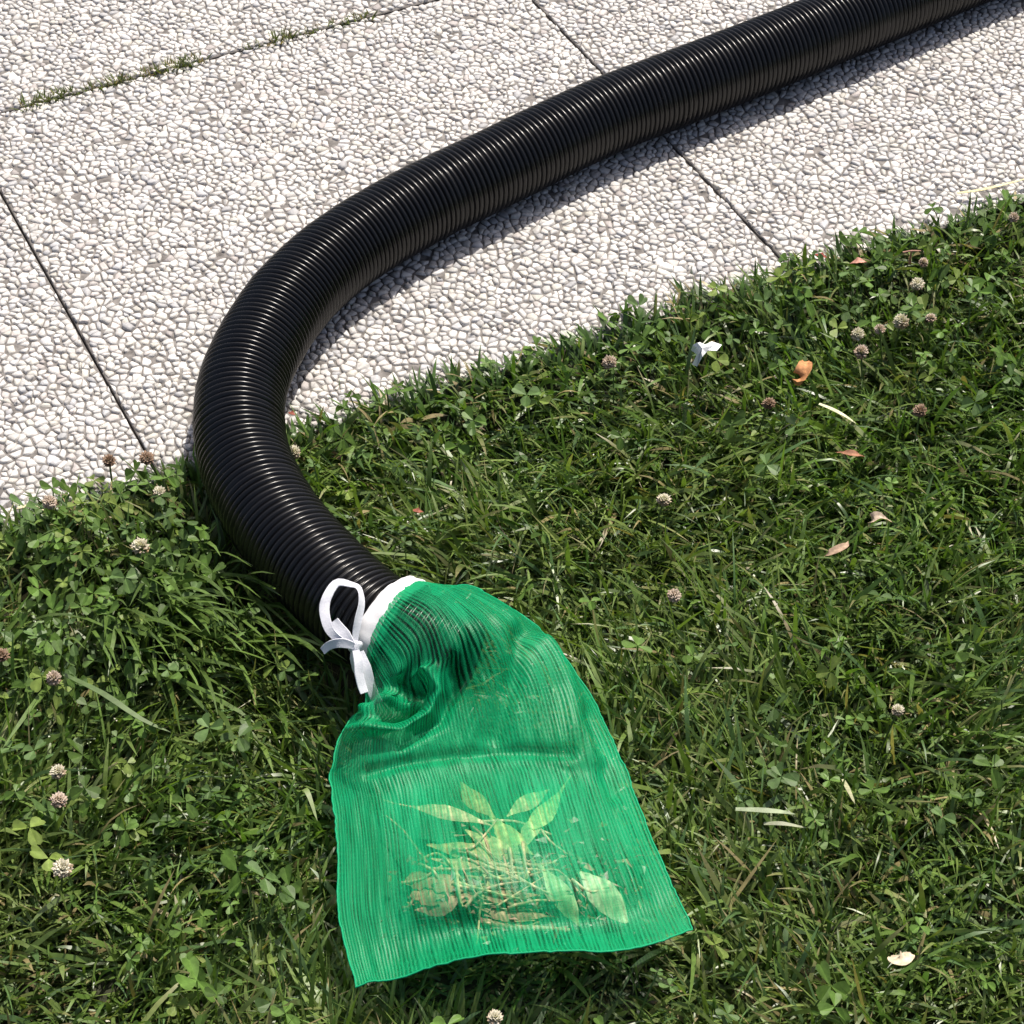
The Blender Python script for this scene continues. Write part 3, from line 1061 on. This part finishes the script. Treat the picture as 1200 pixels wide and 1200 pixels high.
def blades(P, az, L, w, th0, kap, twist, col, nseg=5, fold=0.0):
    """Vectorised grass blades: a ribbon per root that leaves the soil at th0 from vertical and bends over by kap."""
    n_ = len(P)
    pts = np.zeros((n_, nseg + 1, 3))
    pts[:, 0] = P
    hd = np.stack([np.cos(az), np.sin(az)], 1)
    turn = RNG.normal(0, .25, n_)
    for k in range(nseg):
        t = (k + .5) / nseg
        thk = th0 + kap * t ** 1.2
        a2 = az + turn * t
        st = L / nseg
        pts[:, k + 1, 0] = pts[:, k, 0] + st * np.sin(thk) * np.cos(a2)
        pts[:, k + 1, 1] = pts[:, k, 1] + st * np.sin(thk) * np.sin(a2)
        pts[:, k + 1, 2] = pts[:, k, 2] + st * np.cos(thk)
    return pts


def avoid(pts):
    """Bend points out of the hose and under the bag; keep them above the soil."""
    flat = pts.reshape(-1, 3)
    flat[:, 2] = np.maximum(flat[:, 2], LAWN_Z - 0.001)
    bb = (flat[:, 0] > HNEAR[:, 0].min() - .05) & (flat[:, 1] > HNEAR[:, 1].min() - .05)
    ids = np.nonzero(bb)[0]
    for ch in np.array_split(ids, max(1, len(ids) // 20000)):
        q = flat[ch]
        d = ((q[:, None, :2] - HNEAR[None, :, :2]) ** 2).sum(2)
        j = d.argmin(1)
        c = HNEAR[j]
        rel = q - c
        t = TAN[::10][j]
        rel = rel - (rel * t).sum(1, keepdims=True) * t
        r = np.linalg.norm(rel, axis=1)
        hit = r < HR + .001
        hit &= d.min(1) < 0.05 ** 2
        lat = rel.copy(); lat[:, 2] = 0
        ll = np.linalg.norm(lat, axis=1, keepdims=True) + 1e-6
        need = np.sqrt(np.maximum((HR + .0015) ** 2 - rel[:, 2] ** 2, 0))[:, None]
        q[hit] = (q - lat + lat / ll * need)[hit]
        flat[ch] = q
    ins = in_poly(flat[:, 0], flat[:, 1], FOOT)
    flat[ins, 2] = np.minimum(flat[ins, 2], 0.002 + 0.001 * np.sin(flat[ins, 0] * 900))
    return flat.reshape(pts.shape)


def ribbon(pts, az, w, twist, tipshape, col, tipcol):
    n_, m = pts.shape[:2]
    s = np.linspace(0, 1, m)
    W_ = w[:, None] * tipshape(s)[None]
    tan = np.gradient(pts, axis=1)
    hor = np.stack([-np.sin(az), np.cos(az), np.zeros(n_)], 1)[:, None]
    tan /= np.linalg.norm(tan, axis=2, keepdims=True) + 1e-9
    nor = np.cross(np.broadcast_to(hor, tan.shape), tan)
    tw = twist[:, None] * s[None] + twist[:, None] * .4
    side = hor * np.cos(tw)[..., None] + nor * np.sin(tw)[..., None]
    A = pts + side * (W_ / 2)[..., None]
    B = pts - side * (W_ / 2)[..., None]
    V = np.stack([A, B], 2).reshape(-1, 3)
    b0 = (np.arange(n_) * m * 2)[:, None]
    k = np.arange(m - 1)[None] * 2
    q = np.stack([b0 + k, b0 + k + 1, b0 + k + 3, b0 + k + 2], -1).reshape(-1, 4)
    C = col[:, None] * (1 - s[None, :, None] ** 3) + tipcol[:, None] * s[None, :, None] ** 3
    C = np.repeat(C[:, :, None], 2, 2).reshape(-1, 3)
    return V, q, C


def clover_mask(x, y):
    v = x * EV[0] + y * EV[1]
    m = vnoise(x, y, 9, 21) * .6 + vnoise(x, y, 22, 22) * .4
    px = to_px(np.stack([x, y, np.zeros_like(x)], 1))
    left = np.exp(-((px[:, 0] - 90) / 190) ** 2 - ((px[:, 1] - 720) / 210) ** 2)
    up = np.exp(-((v - 1.06) / .06) ** 2)
    ur = np.exp(-((px[:, 0] - 1080) / 200) ** 2 - ((px[:, 1] - 370) / 130) ** 2)
    return np.clip((m - .54) * 3.5, 0, 1) * .22 + left * .85 + up * .26 + ur * .30


def roots(count, xr, yr, vmax=1.055):
    x = RNG.uniform(*xr, count)
    y = RNG.uniform(*yr, count)
    v = x * EV[0] + y * EV[1]
    lim = V0 + 0.001
    k = v < lim
    return x[k], y[k]


def grass_field(count, xr, yr, seg, wmul=1.0):
    x, y = roots(count, xr, yr)
    cm = np.clip(clover_mask(x, y), 0, 1)
    keep = RNG.random(len(x)) > cm * .62
    d = np.sqrt(((np.stack([x, y], 1)[:, None] - HNEAR[None, ::4, :2]) ** 2).sum(2).min(1)) if len(x) < 200000 else np.ones(len(x))
    keep &= d > HR * .80
    x, y, cm, d = x[keep], y[keep], cm[keep], d[keep]
    n_ = len(x)
    flow = (vnoise(x, y, 5, 41) - .5) * 9
    az = flow + RNG.normal(0, 1.1, n_)
    ht = .55 + .55 * vnoise(x, y, 13, 42) + .45 * vnoise(x, y, 38, 45)
    L = np.clip(RNG.gamma(9, .0036, n_), .013, .058) * ht
    w = np.clip(RNG.gamma(8, .00027, n_), .0010, .0042) * wmul
    th0 = np.abs(RNG.normal(.55, .35, n_))
    kap = RNG.normal(.95, .55, n_)
    ly = RNG.random(n_) < .42
    th0[ly] = RNG.normal(.95, .25, ly.sum())
    kap[ly] = RNG.normal(.55, .45, ly.sum())
    front = in_poly(x, y, FRONT)
    L[front] *= .36
    inb = in_poly(x, y, FOOT)
    L[inb] *= .75
    th0[inb] += .5
    v = x * EV[0] + y * EV[1]
    bank = np.clip((v - (V0 - .07)) / .06, 0, 1)
    L *= 1 - .32 * bank
    P = np.stack([x, y, soil_z(x, y)], 1)
    # colours: fresh green to yellow green, some blue green, a few dry
    k = RNG.random(n_)
    hue = vnoise(x, y, 7, 43)
    a = np.array([.082, .152, .027]); b = np.array([.142, .196, .052]); c3 = np.array([.076, .140, .046])
    mixv = np.clip(hue * .8 + RNG.normal(.1, .3, n_), 0, 1)[:, None]
    col = a * (1 - mixv) + b * mixv
    col[k < .22] = c3
    col *= (RNG.uniform(.65, 1.35, n_) * (.80 + .40 * vnoise(x, y, 16, 46)))[:, None]
    dry = RNG.random(n_) < .022 + .04 * (vnoise(x, y, 6, 44) > .6)
    col[dry] = np.array([.30, .25, .12]) * RNG.uniform(.6, 1.2, dry.sum())[:, None]
    old = RNG.random(n_) < .035
    col[old] = np.array([.14, .10, .045]) * RNG.uniform(.6, 1.2, old.sum())[:, None]
    L[old] *= .7; th0[old] += .5
    tipc = col * 1.05
    dt = RNG.random(n_) < .12
    tipc[dt] = np.array([.28, .24, .12])
    pts = avoid(blades(P, az, L, w, th0, kap, None, col, seg))
    shp = lambda s: np.where(s < .55, .78 + .4 * s, 1.0 * np.sqrt(np.clip((1 - s) / .45, 0, 1)) + .03)
    return ribbon(pts, az, w, RNG.normal(0, .7, n_), shp, col, tipc)


V1, q1, c1 = grass_field(185000, (-.62, .78), (.42, 1.56), 5)
o = mk('grass', V1, q1, M_GRASS, smooth=True, col=c1)
tag(o, 'short mown lawn grass in the foreground', 'grass', kind='stuff')
x_, y_ = None, None
V2, q2, c2 = grass_field(70000, (-3.0, 3.2), (-1.2, 2.6), 3, 1.8)
P2 = V2.reshape(-1, 8, 3)[:, 0]
outside = ~((P2[:, 0] > -.62) & (P2[:, 0] < .78) & (P2[:, 1] > .42) & (P2[:, 1] < 1.56))
kk = np.nonzero(outside)[0]
q2 = (kk[:, None, None] * 8 + np.array([[0, 1, 3, 2], [2, 3, 5, 4], [4, 5, 7, 6]])[None]).reshape(-1, 4)
o = mk('grass', V2, q2, M_GRASS, smooth=True, col=c2)
tag(o, 'lawn grass stretching beyond the edges of the picture', 'grass', kind='stuff')


def clover_field(count, xr, yr):
    x, y = roots(count, xr, yr)
    keep = RNG.random(len(x)) < np.clip(clover_mask(x, y), .03, 1)
    d = np.sqrt(((np.stack([x, y], 1)[:, None] - HNEAR[None, ::4, :2]) ** 2).sum(2).min(1))
    keep &= (d > HR + .012) & ~in_poly(x, y, FOOT)
    x, y = x[keep], y[keep]
    n_ = len(x)
    H = RNG.uniform(.026, .050, n_)
    lean = RNG.normal(0, .012, (n_, 2))
    v = x * EV[0] + y * EV[1]
    spill = np.clip((v - V0 + .03) / .03, 0, 1) * RNG.uniform(0, .030, n_)
    lean += spill[:, None] * EV[None]
    over = np.maximum(v + lean @ EV - (V0 + .004 + .010 * RNG.random(n_)), 0)
    lean -= over[:, None] * EV[None]
    top = np.stack([x + lean[:, 0], y + lean[:, 1], LAWN_Z + H + (soil_z(x, y) - LAWN_Z) * .4], 1)
    top[:, 2] = np.where(v + lean @ EV > V0, np.maximum(top[:, 2], .004), top[:, 2])
    nearv = v > V0 - .02
    top[nearv, 2] = np.minimum(top[nearv, 2], RNG.uniform(.003, .014, nearv.sum()))
    size = np.clip(RNG.normal(.0072, .0017, n_), .004, .0105)
    tilt = RNG.normal(0, .42, (n_, 2))
    rot = RNG.uniform(0, 2 * math.pi, n_)
    base = np.array([.086, .158, .030])[None] * RNG.uniform(.60, 1.35, n_)[:, None]
    yl = RNG.random(n_) < .15
    base[yl] = np.array([.15, .21, .045]) * RNG.uniform(.8, 1.2, yl.sum())[:, None]
    blu = RNG.random(n_) < .25
    base[blu] = np.array([.078, .135, .042]) * RNG.uniform(.8, 1.3, blu.sum())[:, None]
    lf = np.array([(0.02, 0), (.34, .24), (.68, .41), (.92, .34), (1.0, .14), (.93, 0.0), (1.0, -.14), (.92, -.34), (.68, -.41), (.34, -.24)])
    Vs, Cs, Qa, Qb = [], [], [], []
    off = 0
    for k in range(3):
        a = rot + k * 2 * math.pi / 3 + RNG.normal(0, .15, n_)
        sz = size * RNG.uniform(.85, 1.1, n_)
        foldv = RNG.uniform(.05, .7, n_)
        droop = RNG.normal(.12, .30, n_)
        lx, ly = lf[None, :, 0] * sz[:, None], lf[None, :, 1] * sz[:, None]
        lz = np.abs(ly) * foldv[:, None] - (lx ** 2) / sz[:, None] * droop[:, None]
        X = lx * np.cos(a)[:, None] - ly * np.sin(a)[:, None]
        Y = lx * np.sin(a)[:, None] + ly * np.cos(a)[:, None]
        Z = lz + X * tilt[:, :1] + Y * tilt[:, 1:]
        V = np.stack([X, Y, Z], -1) + top[:, None]
        Vs.append(V.reshape(-1, 3))
        br = np.array([1.25, 1.0, .95, .95, 1.0, 1.2, 1.0, .95, .95, 1.0])[None, :, None]
        Cs.append((base[:, None] * br).reshape(-1, 3))
        b0 = off + np.arange(n_)[:, None] * 10
        Qa.append(b0 + np.array([0, 1, 2, 3, 4, 5])[None])
        Qb.append(b0 + np.array([0, 5, 6, 7, 8, 9])[None])
        off += n_ * 10
    # stems
    root = np.stack([x, y, soil_z(x, y)], 1)
    az = np.arctan2(lean[:, 1], lean[:, 0])
    s = np.linspace(0, 1, 4)[None, :, None]
    pts = root[:, None] * (1 - s) + top[:, None] * s
    pts[:, 1:3, 2] += .003
    Vst, qst, cst = ribbon(pts, az, np.full(n_, .0010), np.zeros(n_), lambda s: np.ones_like(s), base * .9, base)
    Vs.append(Vst); Cs.append(cst)
    V = np.concatenate(Vs)
    V = avoid(V[None])[0]
    return V, [np.concatenate(Qa + Qb), qst + off], np.concatenate(Cs)


V3, q3, c3 = clover_field(15000, (-.62, .78), (.42, 1.56))
o = mk('clover_leaves', V3, q3, M_CLOVER, smooth=False, col=c3)
tag(o, 'small three lobed clover leaves growing through the lawn', 'clover', kind='stuff')

# fringe of blades that lean out over the slab edge
n_ = 2100
u_ = RNG.uniform(-.45, 1.5, n_)
fr_ = .25 + .9 * vnoise(u_, u_ * 0, 14, 51)
v_ = RNG.uniform(V0 - .018, V0 + .0005, n_)
P = np.concatenate([(u_[:, None] * EU + v_[:, None] * EV), np.full((n_, 1), -.011)], 1)
d = np.sqrt(((P[:, None, :2] - HNEAR[None, ::4, :2]) ** 2).sum(2).min(1))
kp = d > HR * .9
P, fr_ = P[kp], fr_[kp]
n_ = len(P)
az = math.atan2(EV[1], EV[0]) + RNG.normal(0, .75, n_)
L = RNG.uniform(.008, .030, n_) * fr_ + .012
w = RNG.uniform(.0014, .0036, n_)
col = np.array([.055, .11, .02])[None] * RNG.uniform(.6, 1.4, n_)[:, None]
dr = RNG.random(n_) < .10
col[dr] = np.array([.34, .28, .15])
pts = blades(P, az, L, w, RNG.uniform(.1, .9, n_), RNG.uniform(.5, 1.6, n_), None, None, 5)
vv_ = pts[..., 0] * EV[0] + pts[..., 1] * EV[1]
pts[..., 2] = np.where(vv_ > V0 - .002, np.maximum(pts[..., 2], .0015), pts[..., 2])
pts = avoid(pts)
shp = lambda s: np.where(s < .55, .8 + .36 * s, np.sqrt(np.clip((1 - s) / .45, 0, 1)) + .03)
V4, q4, c4 = ribbon(pts, az, w, RNG.normal(0, .5, n_), shp, col, col * 1.1)
o = mk('grass', V4, q4, M_GRASS, smooth=True, col=c4)
tag(o, 'ragged grass fringe spilling over the slab edge', 'grass', kind='stuff')

# the tuft of long flopped blades left of the bag
n_ = 210
tx, ty = RNG.normal(185, 66, n_), RNG.normal(735, 40, n_)
P = np.array([at(a, b, LAWN_Z) for a, b in zip(tx, ty)])
az = RNG.normal(math.radians(-56), .2, n_)
L = RNG.uniform(.06, .115, n_)
w = RNG.uniform(.0022, .0038, n_)
col = np.array([.090, .150, .032])[None] * RNG.uniform(.6, 1.45, n_)[:, None]
pts = avoid(blades(P, az, L, w, RNG.uniform(.25, .75, n_), RNG.uniform(.75, 1.2, n_), None, None, 6))
V5, q5, c5 = ribbon(pts, az, w, RNG.normal(0, .5, n_), shp, col, col * 1.15)
c0 = at(165, 722, LAWN_Z)
o = mk('grass_tuft', V5 - c0, q5, M_GRASS, smooth=True, col=c5)
o.location = c0
tag(o, 'tuft of long grass blades flopped towards the bag, left of the hose', 'grass tuft')


def single_blade(pts, w, col, label, cat='grass blade', name='stray_grass', mat=None):
    C = catmull(np.array([at(*p) for p in pts]), 10)
    d_ = C[-1] - C[0]
    az_ = np.array([math.atan2(d_[1], d_[0])])
    o0 = C.mean(0)
    shp2 = lambda s: np.where(s < .4, .6 + 1.0 * s, np.sqrt(np.clip((1 - s) / .6, 0, 1)) + .03)
    V_, q_, c_2 = ribbon((C - o0)[None], az_, np.array([w]), np.array([.2]), shp2, np.array([col]), np.array([col]) * 1.05)
    V2_ = V_ - np.array([0, 0, .0003])
    o = mk(name, np.concatenate([V_, V2_]), [q_, (q_ + len(V_))[:, ::-1]], mat or M_GRASS, smooth=True, col=np.concatenate([c_2, c_2]))
    o.location = o0
    return tag(o, label, cat)


single_blade([(312, 690, -.02), (303, 662, .004), (292, 637, .018), (278, 610, .030)], .0052, (.10, .15, .04), 'single broad upright blade leaning against the lower side of the hose')
single_blade([(268, 668, -.02), (262, 640, .0), (255, 605, .018)], .004, (.07, .11, .04), 'shaded upright blade just left of the broad blade by the hose')
single_blade([(75, 790, .016), (120, 812, .02), (165, 842, .018), (200, 858, .012)], .0042, (.11, .17, .06), 'long pale blade lying across the clover at the left')
single_blade([(960, 473, .016), (975, 479, .018), (990, 487, .017), (1003, 496, .012)], .0036, (.62, .62, .42), 'short straw white blade lying below the orange leaf', name='straw', cat='straw', mat=M_DRY)
single_blade([(1122, 226, .006), (1150, 222, .009), (1180, 215, .009), (1215, 206, .008)], .0036, (.66, .60, .38), 'long pale straw lying along the top right slab edge', name='straw', cat='straw', mat=M_DRY)
single_blade([(862, 948, .016), (890, 949, .02), (915, 951, .019), (932, 954, .014)], .0042, (.34, .40, .26), 'pale silvery blade lying flat right of the bag', name='stray_grass')
single_blade([(895, 965, .014), (918, 965, .018), (945, 970, .012)], .0034, (.36, .38, .27), 'shorter dull blade under the pale silvery blade', name='stray_grass')
single_blade([(988, 913, .01), (994, 925, .016), (1002, 942, .014)], .0030, (.36, .36, .22), 'short dry blade upright near the lower right lawn', name='straw', cat='straw', mat=M_DRY)
single_blade([(345, 942, .012), (358, 925, .02), (374, 965, .012)][:2] + [(372, 962, .016)], .0040, (.16, .22, .07), 'small smooth oval blade left of the bag edge', name='stray_grass')
single_blade([(20, 595, .008), (38, 592, .010), (52, 598, .010)], .0045, (.62, .56, .38), 'dry cream straw at the far left slab edge', name='straw', cat='straw', mat=M_DRY)


# ------------------------------------------------------------------ clover flowers
def floret_head(rad, rs, kind):
    """Globular clover head: many narrow florets; the upper ones pale and upright, the lower ones brown and hanging."""
    Vh, Qh, Ch = [], [], []
    off = 0
    nfl = 96
    for k in range(nfl):
        z = 1 - 2 * (k + .5) / nfl
        ph = k * 2.39996 + rs.normal(0, .12)
        r = math.sqrt(1 - z * z)
        d = np.array([r * math.cos(ph), r * math.sin(ph), z])
        droop = np.clip(-z + .1, 0, 1)
        d2 = d + np.array([0, 0, .35 if droop == 0 else -.5 * droop])
        d2 /= np.linalg.norm(d2)
        ln = rad * rs.uniform(.55, .80)
        p0 = d * rad * .30
        p1 = p0 + d2 * ln * .6
        p2 = p0 + d2 * ln * rs.uniform(.85, 1.0) + np.array([0, 0, rad * .10])
        s = np.cross(d2, (0, 0, 1.0)); s /= np.linalg.norm(s) + 1e-9
        u = np.cross(s, d2)
        wd = rad * rs.uniform(.15, .22)
        vs = [p0 + s * wd * .4, p0 - s * wd * .4, p1 + s * wd, p1 + u * wd * .8, p1 - s * wd, p2]
        Vh += vs
        Qh += [[off, off + 2, off + 3], [off, off + 3, off + 1], [off + 1, off + 3, off + 4], [off + 2, off + 5, off + 3], [off + 3, off + 5, off + 4], [off, off + 1, off + 4], [off, off + 4, off + 2], [off + 2, off + 4, off + 5]]
        off += 6
        if kind == 'white':
            top, low = np.array([.74, .69, .60]), np.array([.44, .31, .19])
        elif kind == 'pink':
            top, low = np.array([.66, .55, .48]), np.array([.40, .27, .18])
        else:
            top, low = np.array([.42, .30, .22]), np.array([.22, .13, .08])
        m = np.clip((z + .35) * 1.4 + rs.normal(0, .18), 0, 1)
        cbase = low * (1 - m) + top * m
        for f in (.72, .72, .95, 1.0, .95, 1.05):
            Ch.append(cbase * f)
    return np.array(Vh), np.array(Qh), np.array(Ch)


HEADS = {}
for kd in ('white', 'pink', 'brown'):
    HEADS[kd] = []
    for j in range(2):
        rs = np.random.default_rng(300 + j + len(kd) * 7)
        v, q, c = floret_head(0.0066, rs, kd)
        HEADS[kd].append(mk('flower_head', v, q, M_PETAL, col=c))
STEM = None
FL = [  # px, py, kind, scale, label
    (165, 641, 'white', 1.15, 'white clover flower with brown hanging florets, alone among clover leaves left of the hose'),
    (187, 577, 'white', .78, 'small white clover flower between the slab joint end and the hose'),
    (172, 537, 'brown', .95, 'faded brown clover flower at the end of the left slab joint'),
    (128, 540, 'brown', .85, 'dark brown withered clover flower on the slab edge, left of the faded one'),
    (58, 589, 'pink', .95, 'pale spent clover flower at the far left slab edge'),
    (344, 531, 'white', .95, 'cream clover flower touching the inner bend of the hose'),
    (1056, 377, 'white', 1.05, 'largest pinkish white clover flower of the cluster below the top right slab edge'),
    (1031, 386, 'pink', .75, 'small pink clover flower just left of the largest in the upper right cluster'),
    (1005, 392, 'white', .90, 'white clover flower on the left of the upper right cluster'),
    (1009, 413, 'pink', .95, 'pinkish clover flower lowest in the upper right cluster'),
    (1075, 333, 'white', .98, 'white clover flower nearest the top right slab edge'),
    (1091, 373, 'pink', .75, 'half hidden pink clover flower right of the largest one'),
    (778, 586, 'white', .90, 'white domed clover flower in the middle of the lawn, right of the hose bend'),
    (790, 698, 'pink', .85, 'pink and white clover flower upper right of the green bag'),
    (73, 1018, 'white', 1.08, 'round white clover flower in the bottom left lawn'),
    (68, 905, 'white', .90, 'upper of two pinkish white clover flowers by the left edge'),
    (69, 938, 'pink', .95, 'lower of two stacked pinkish clover flowers by the left edge'),
    (63, 795, 'pink', .85, 'dull pink clover flower beside the long pale blade'),
    (714, 425, 'pink', 1.0, 'mauve clover flower near the slab edge, left of the white scrap'),
    (1078, 482, 'brown', .95, 'brownish clover flower low on the right, below the cluster'),
    (901, 473, 'brown', .90, 'faded brown clover flower under the orange dry leaf'),
    (1052, 833, 'white', .70, 'tiny white clover flower in the lower right lawn'),
    (580, 1193, 'white', .80, 'white clover flower below the bottom hem of the bag'),
    (2, 768, 'brown', .95, 'brown clover flower cut by the left picture edge'),
    (1082, 308, 'pink', .72, 'small pink clover flower above the white one at the top right'),
    (1188, 255, 'pink', .75, 'pale clover flower at the right picture edge'),
    (410, 868, 'white', .0, ''),
]
for k, (px, py, kd, sc_, lab) in enumerate(FL):
    if sc_ == 0:
        continue
    zc = .015 + .007 * ((k * 7) % 5) / 5
    p = at(px, py, zc)
    f = empty('clover_flower', (p[0], p[1], LAWN_Z))
    tag(f, lab, 'flower', 'clover flowers in the lawn')
    src = HEADS[kd][k % 2]
    h = src.copy()
    COL.objects.link(h)
    h.parent = f
    h.location = (0, 0, zc - LAWN_Z)
    h.scale = (sc_ * .93, sc_ * .93, sc_ * random.uniform(.72, .95))
    h.rotation_euler = (random.uniform(-.35, .35), random.uniform(-.35, .35), random.uniform(0, 6))
    bx, by = random.uniform(-.012, .012), random.uniform(-.012, .012)
    C = catmull(np.array([[bx, by, 0], [bx * .6, by * .6, .02], [0, 0, zc - LAWN_Z]]), 7)
    sv, sf = cord('stem', C, .0007, None, None, np.zeros(3), 5)
    mk('stem', sv, sf, M_CLOVER, f, smooth=True, col=np.array([.10, .15, .05])[None].repeat(len(sv), 0))
for l in HEADS.values():
    for h in l:
        bpy.data.objects.remove(h)

# ------------------------------------------------------------------ small litter on the lawn
leaf('dry_leaf', [(936, 452, .022), (939, 441, .032), (943, 431, .036), (944, 424, .033)], .0108, (.52, .25, .11), 'curled orange brown dry leaf standing in the upper right lawn',
     under=False, curl=.6, cat='leaf', shape=[.4, .9, 1, .95, 1, .9, .8, .4])
leaf('dry_leaf', [(980, 530, .014), (992, 531, .019), (1004, 533, .019), (1013, 535, .014)], .0060, (.30, .15, .09), 'reddish brown sliver of dry leaf below the straw white blade',
     under=False, curl=.5, cat='leaf')
leaf('dry_leaf', [(1018, 618, .014), (1023, 610, .022), (1031, 606, .024), (1046, 612, .018)], .0075, (.55, .44, .34), 'curled cream bit of leaf in the right of the lawn',
     under=False, curl=.8, cat='leaf')
leaf('dry_leaf', [(966, 652, .012), (974, 648, .016), (990, 640, .017), (994, 634, .015)], .006, (.38, .27, .19), 'tan crumpled leaf piece lower left of the curled cream bit',
     under=False, curl=.5, cat='leaf')
leaf('dry_leaf', [(1043, 1121, .018), (1052, 1125, .024), (1061, 1124, .024), (1069, 1118, .020)], .0095, (.58, .49, .36), 'cream petal shaped scrap in the lower right lawn',
     under=False, curl=.5, cat='leaf', shape=[.2, .7, 1, 1, .9, .7, .6, .3])
leaf('dry_leaf', [(484, 597, .014), (490, 598, .018), (496, 600, .015)], .006, (.26, .09, .06), 'tiny red leaf scrap in the lawn right of the hose', under=False, curl=.4)
leaf('dry_leaf', [(996, 309, .010), (1006, 306, .014), (1016, 307, .012)], .007, (.50, .26, .20), 'pinkish dry leaf scrap on the grass fringe at the upper right', under=False, curl=.4)
leaf('dry_leaf', [(955, 298, .006), (961, 299, .010), (969, 302, .009)], .006, (.26, .06, .05), 'dark red leaf scrap on the slab edge at the upper right', under=False, curl=.4)
leaf('dry_leaf', [(338, 483, .012), (343, 484, .015), (347, 486, .013)], .005, (.22, .07, .05), 'dark red scrap beside the inner hose bend', under=False, curl=.4)
leaf('dry_leaf', [(700, 1080, .0, ), (701, 1081, .0), (702, 1082, .0)], .001, (.3, .2, .1), 'x', under=False) if False else None
twig([(1066, 309, .012), (1067, 301, .020), (1068, 294, .026)], .0011, (.46, .24, .18), 'short reddish stalk standing at the upper right slab edge', under=False)
twig([(1058, 296, .026), (1068, 294, .027), (1079, 294, .026)], .0008, (.46, .26, .20), 'thin reddish stalk lying across the standing one', under=False)

# white scrap of paper: a torn, crumpled three-lobed piece
scrap = [(812, 404), (820, 401), (827, 404), (834, 400), (846, 404), (840, 411), (829, 411), (823, 418), (817, 429), (811, 427), (818, 416), (810, 410)]
rs = np.random.default_rng(9)
rim = np.array([at(x, y, .026 + rs.uniform(-.005, .006)) for x, y in scrap])
cn = at(823, 408, .034)
V = np.concatenate([rim, (rim + cn) / 2 + rs.normal(0, .0012, rim.shape), [cn]])
k = len(rim); i = np.arange(k); j = (i + 1) % k
q = np.stack([i, j, k + j, k + i], 1); t = np.stack([k + i, k + j, np.full(k, 2 * k)], 1)
Vd = V - np.array([0, 0, .0004])
sb = np.stack([j, i, 2 * k + 1 + i, 2 * k + 1 + j], 1)
o = mk('paper_scrap', np.concatenate([V, Vd]) - cn, [q, t, (q + 2 * k + 1)[:, ::-1], (t + 2 * k + 1)[:, ::-1], sb], M_PAPER)
o.location = cn
tag(o, 'torn white paper scrap on the grass near the slab edge', 'paper scrap')

# ------------------------------------------------------------------ grass strips in the paving joint
VJ = V0 + DEPTH
def joint_tuft(px0, px1, count, hmax, label):
    a, b = at(*px0), at(*px1)
    ua, ub = a[:2] @ EU, b[:2] @ EU
    u = RNG.uniform(ua, ub, count)
    dens = .25 + .75 * vnoise(u, u * 0, 60, 61)
    kp = RNG.random(count) < .25 + dens
    u, dens = u[kp], dens[kp]
    n_ = len(u)
    v = VJ + RNG.normal(0, .0012, n_)
    P = np.c_[u[:, None] * EU + v[:, None] * EV, np.full(n_, -.010)]
    az = RNG.uniform(0, 2 * math.pi, n_)
    L = .009 + RNG.uniform(.002, hmax * .7, n_) * (.3 + dens)
    w = RNG.uniform(.0008, .0018, n_)
    col = np.array([.13, .16, .05])[None] * RNG.uniform(.6, 1.4, n_)[:, None]
    d_ = RNG.random(n_) < .2
    col[d_] = np.array([.22, .17, .08])
    pts = blades(P, az, L, w, RNG.uniform(0, .5, n_), RNG.uniform(.3, 1.2, n_), None, None, 4)
    V_, q_, c_2 = ribbon(pts, az, w, RNG.normal(0, .4, n_), shp, col, col)
    o0 = P.mean(0)
    o = mk('joint_grass', V_ - o0, q_, M_GRASS, smooth=True, col=c_2)
    o.location = o0
    tag(o, label, 'grass', 'grass growing in the paving joint', 'stuff')


joint_tuft((25, 124), (238, 70), 640, .016, 'longer strip of weedy grass in the top left paving joint')
joint_tuft((290, 56), (440, 18), 420, .016, 'shorter strip of grass in the paving joint near the top edge')
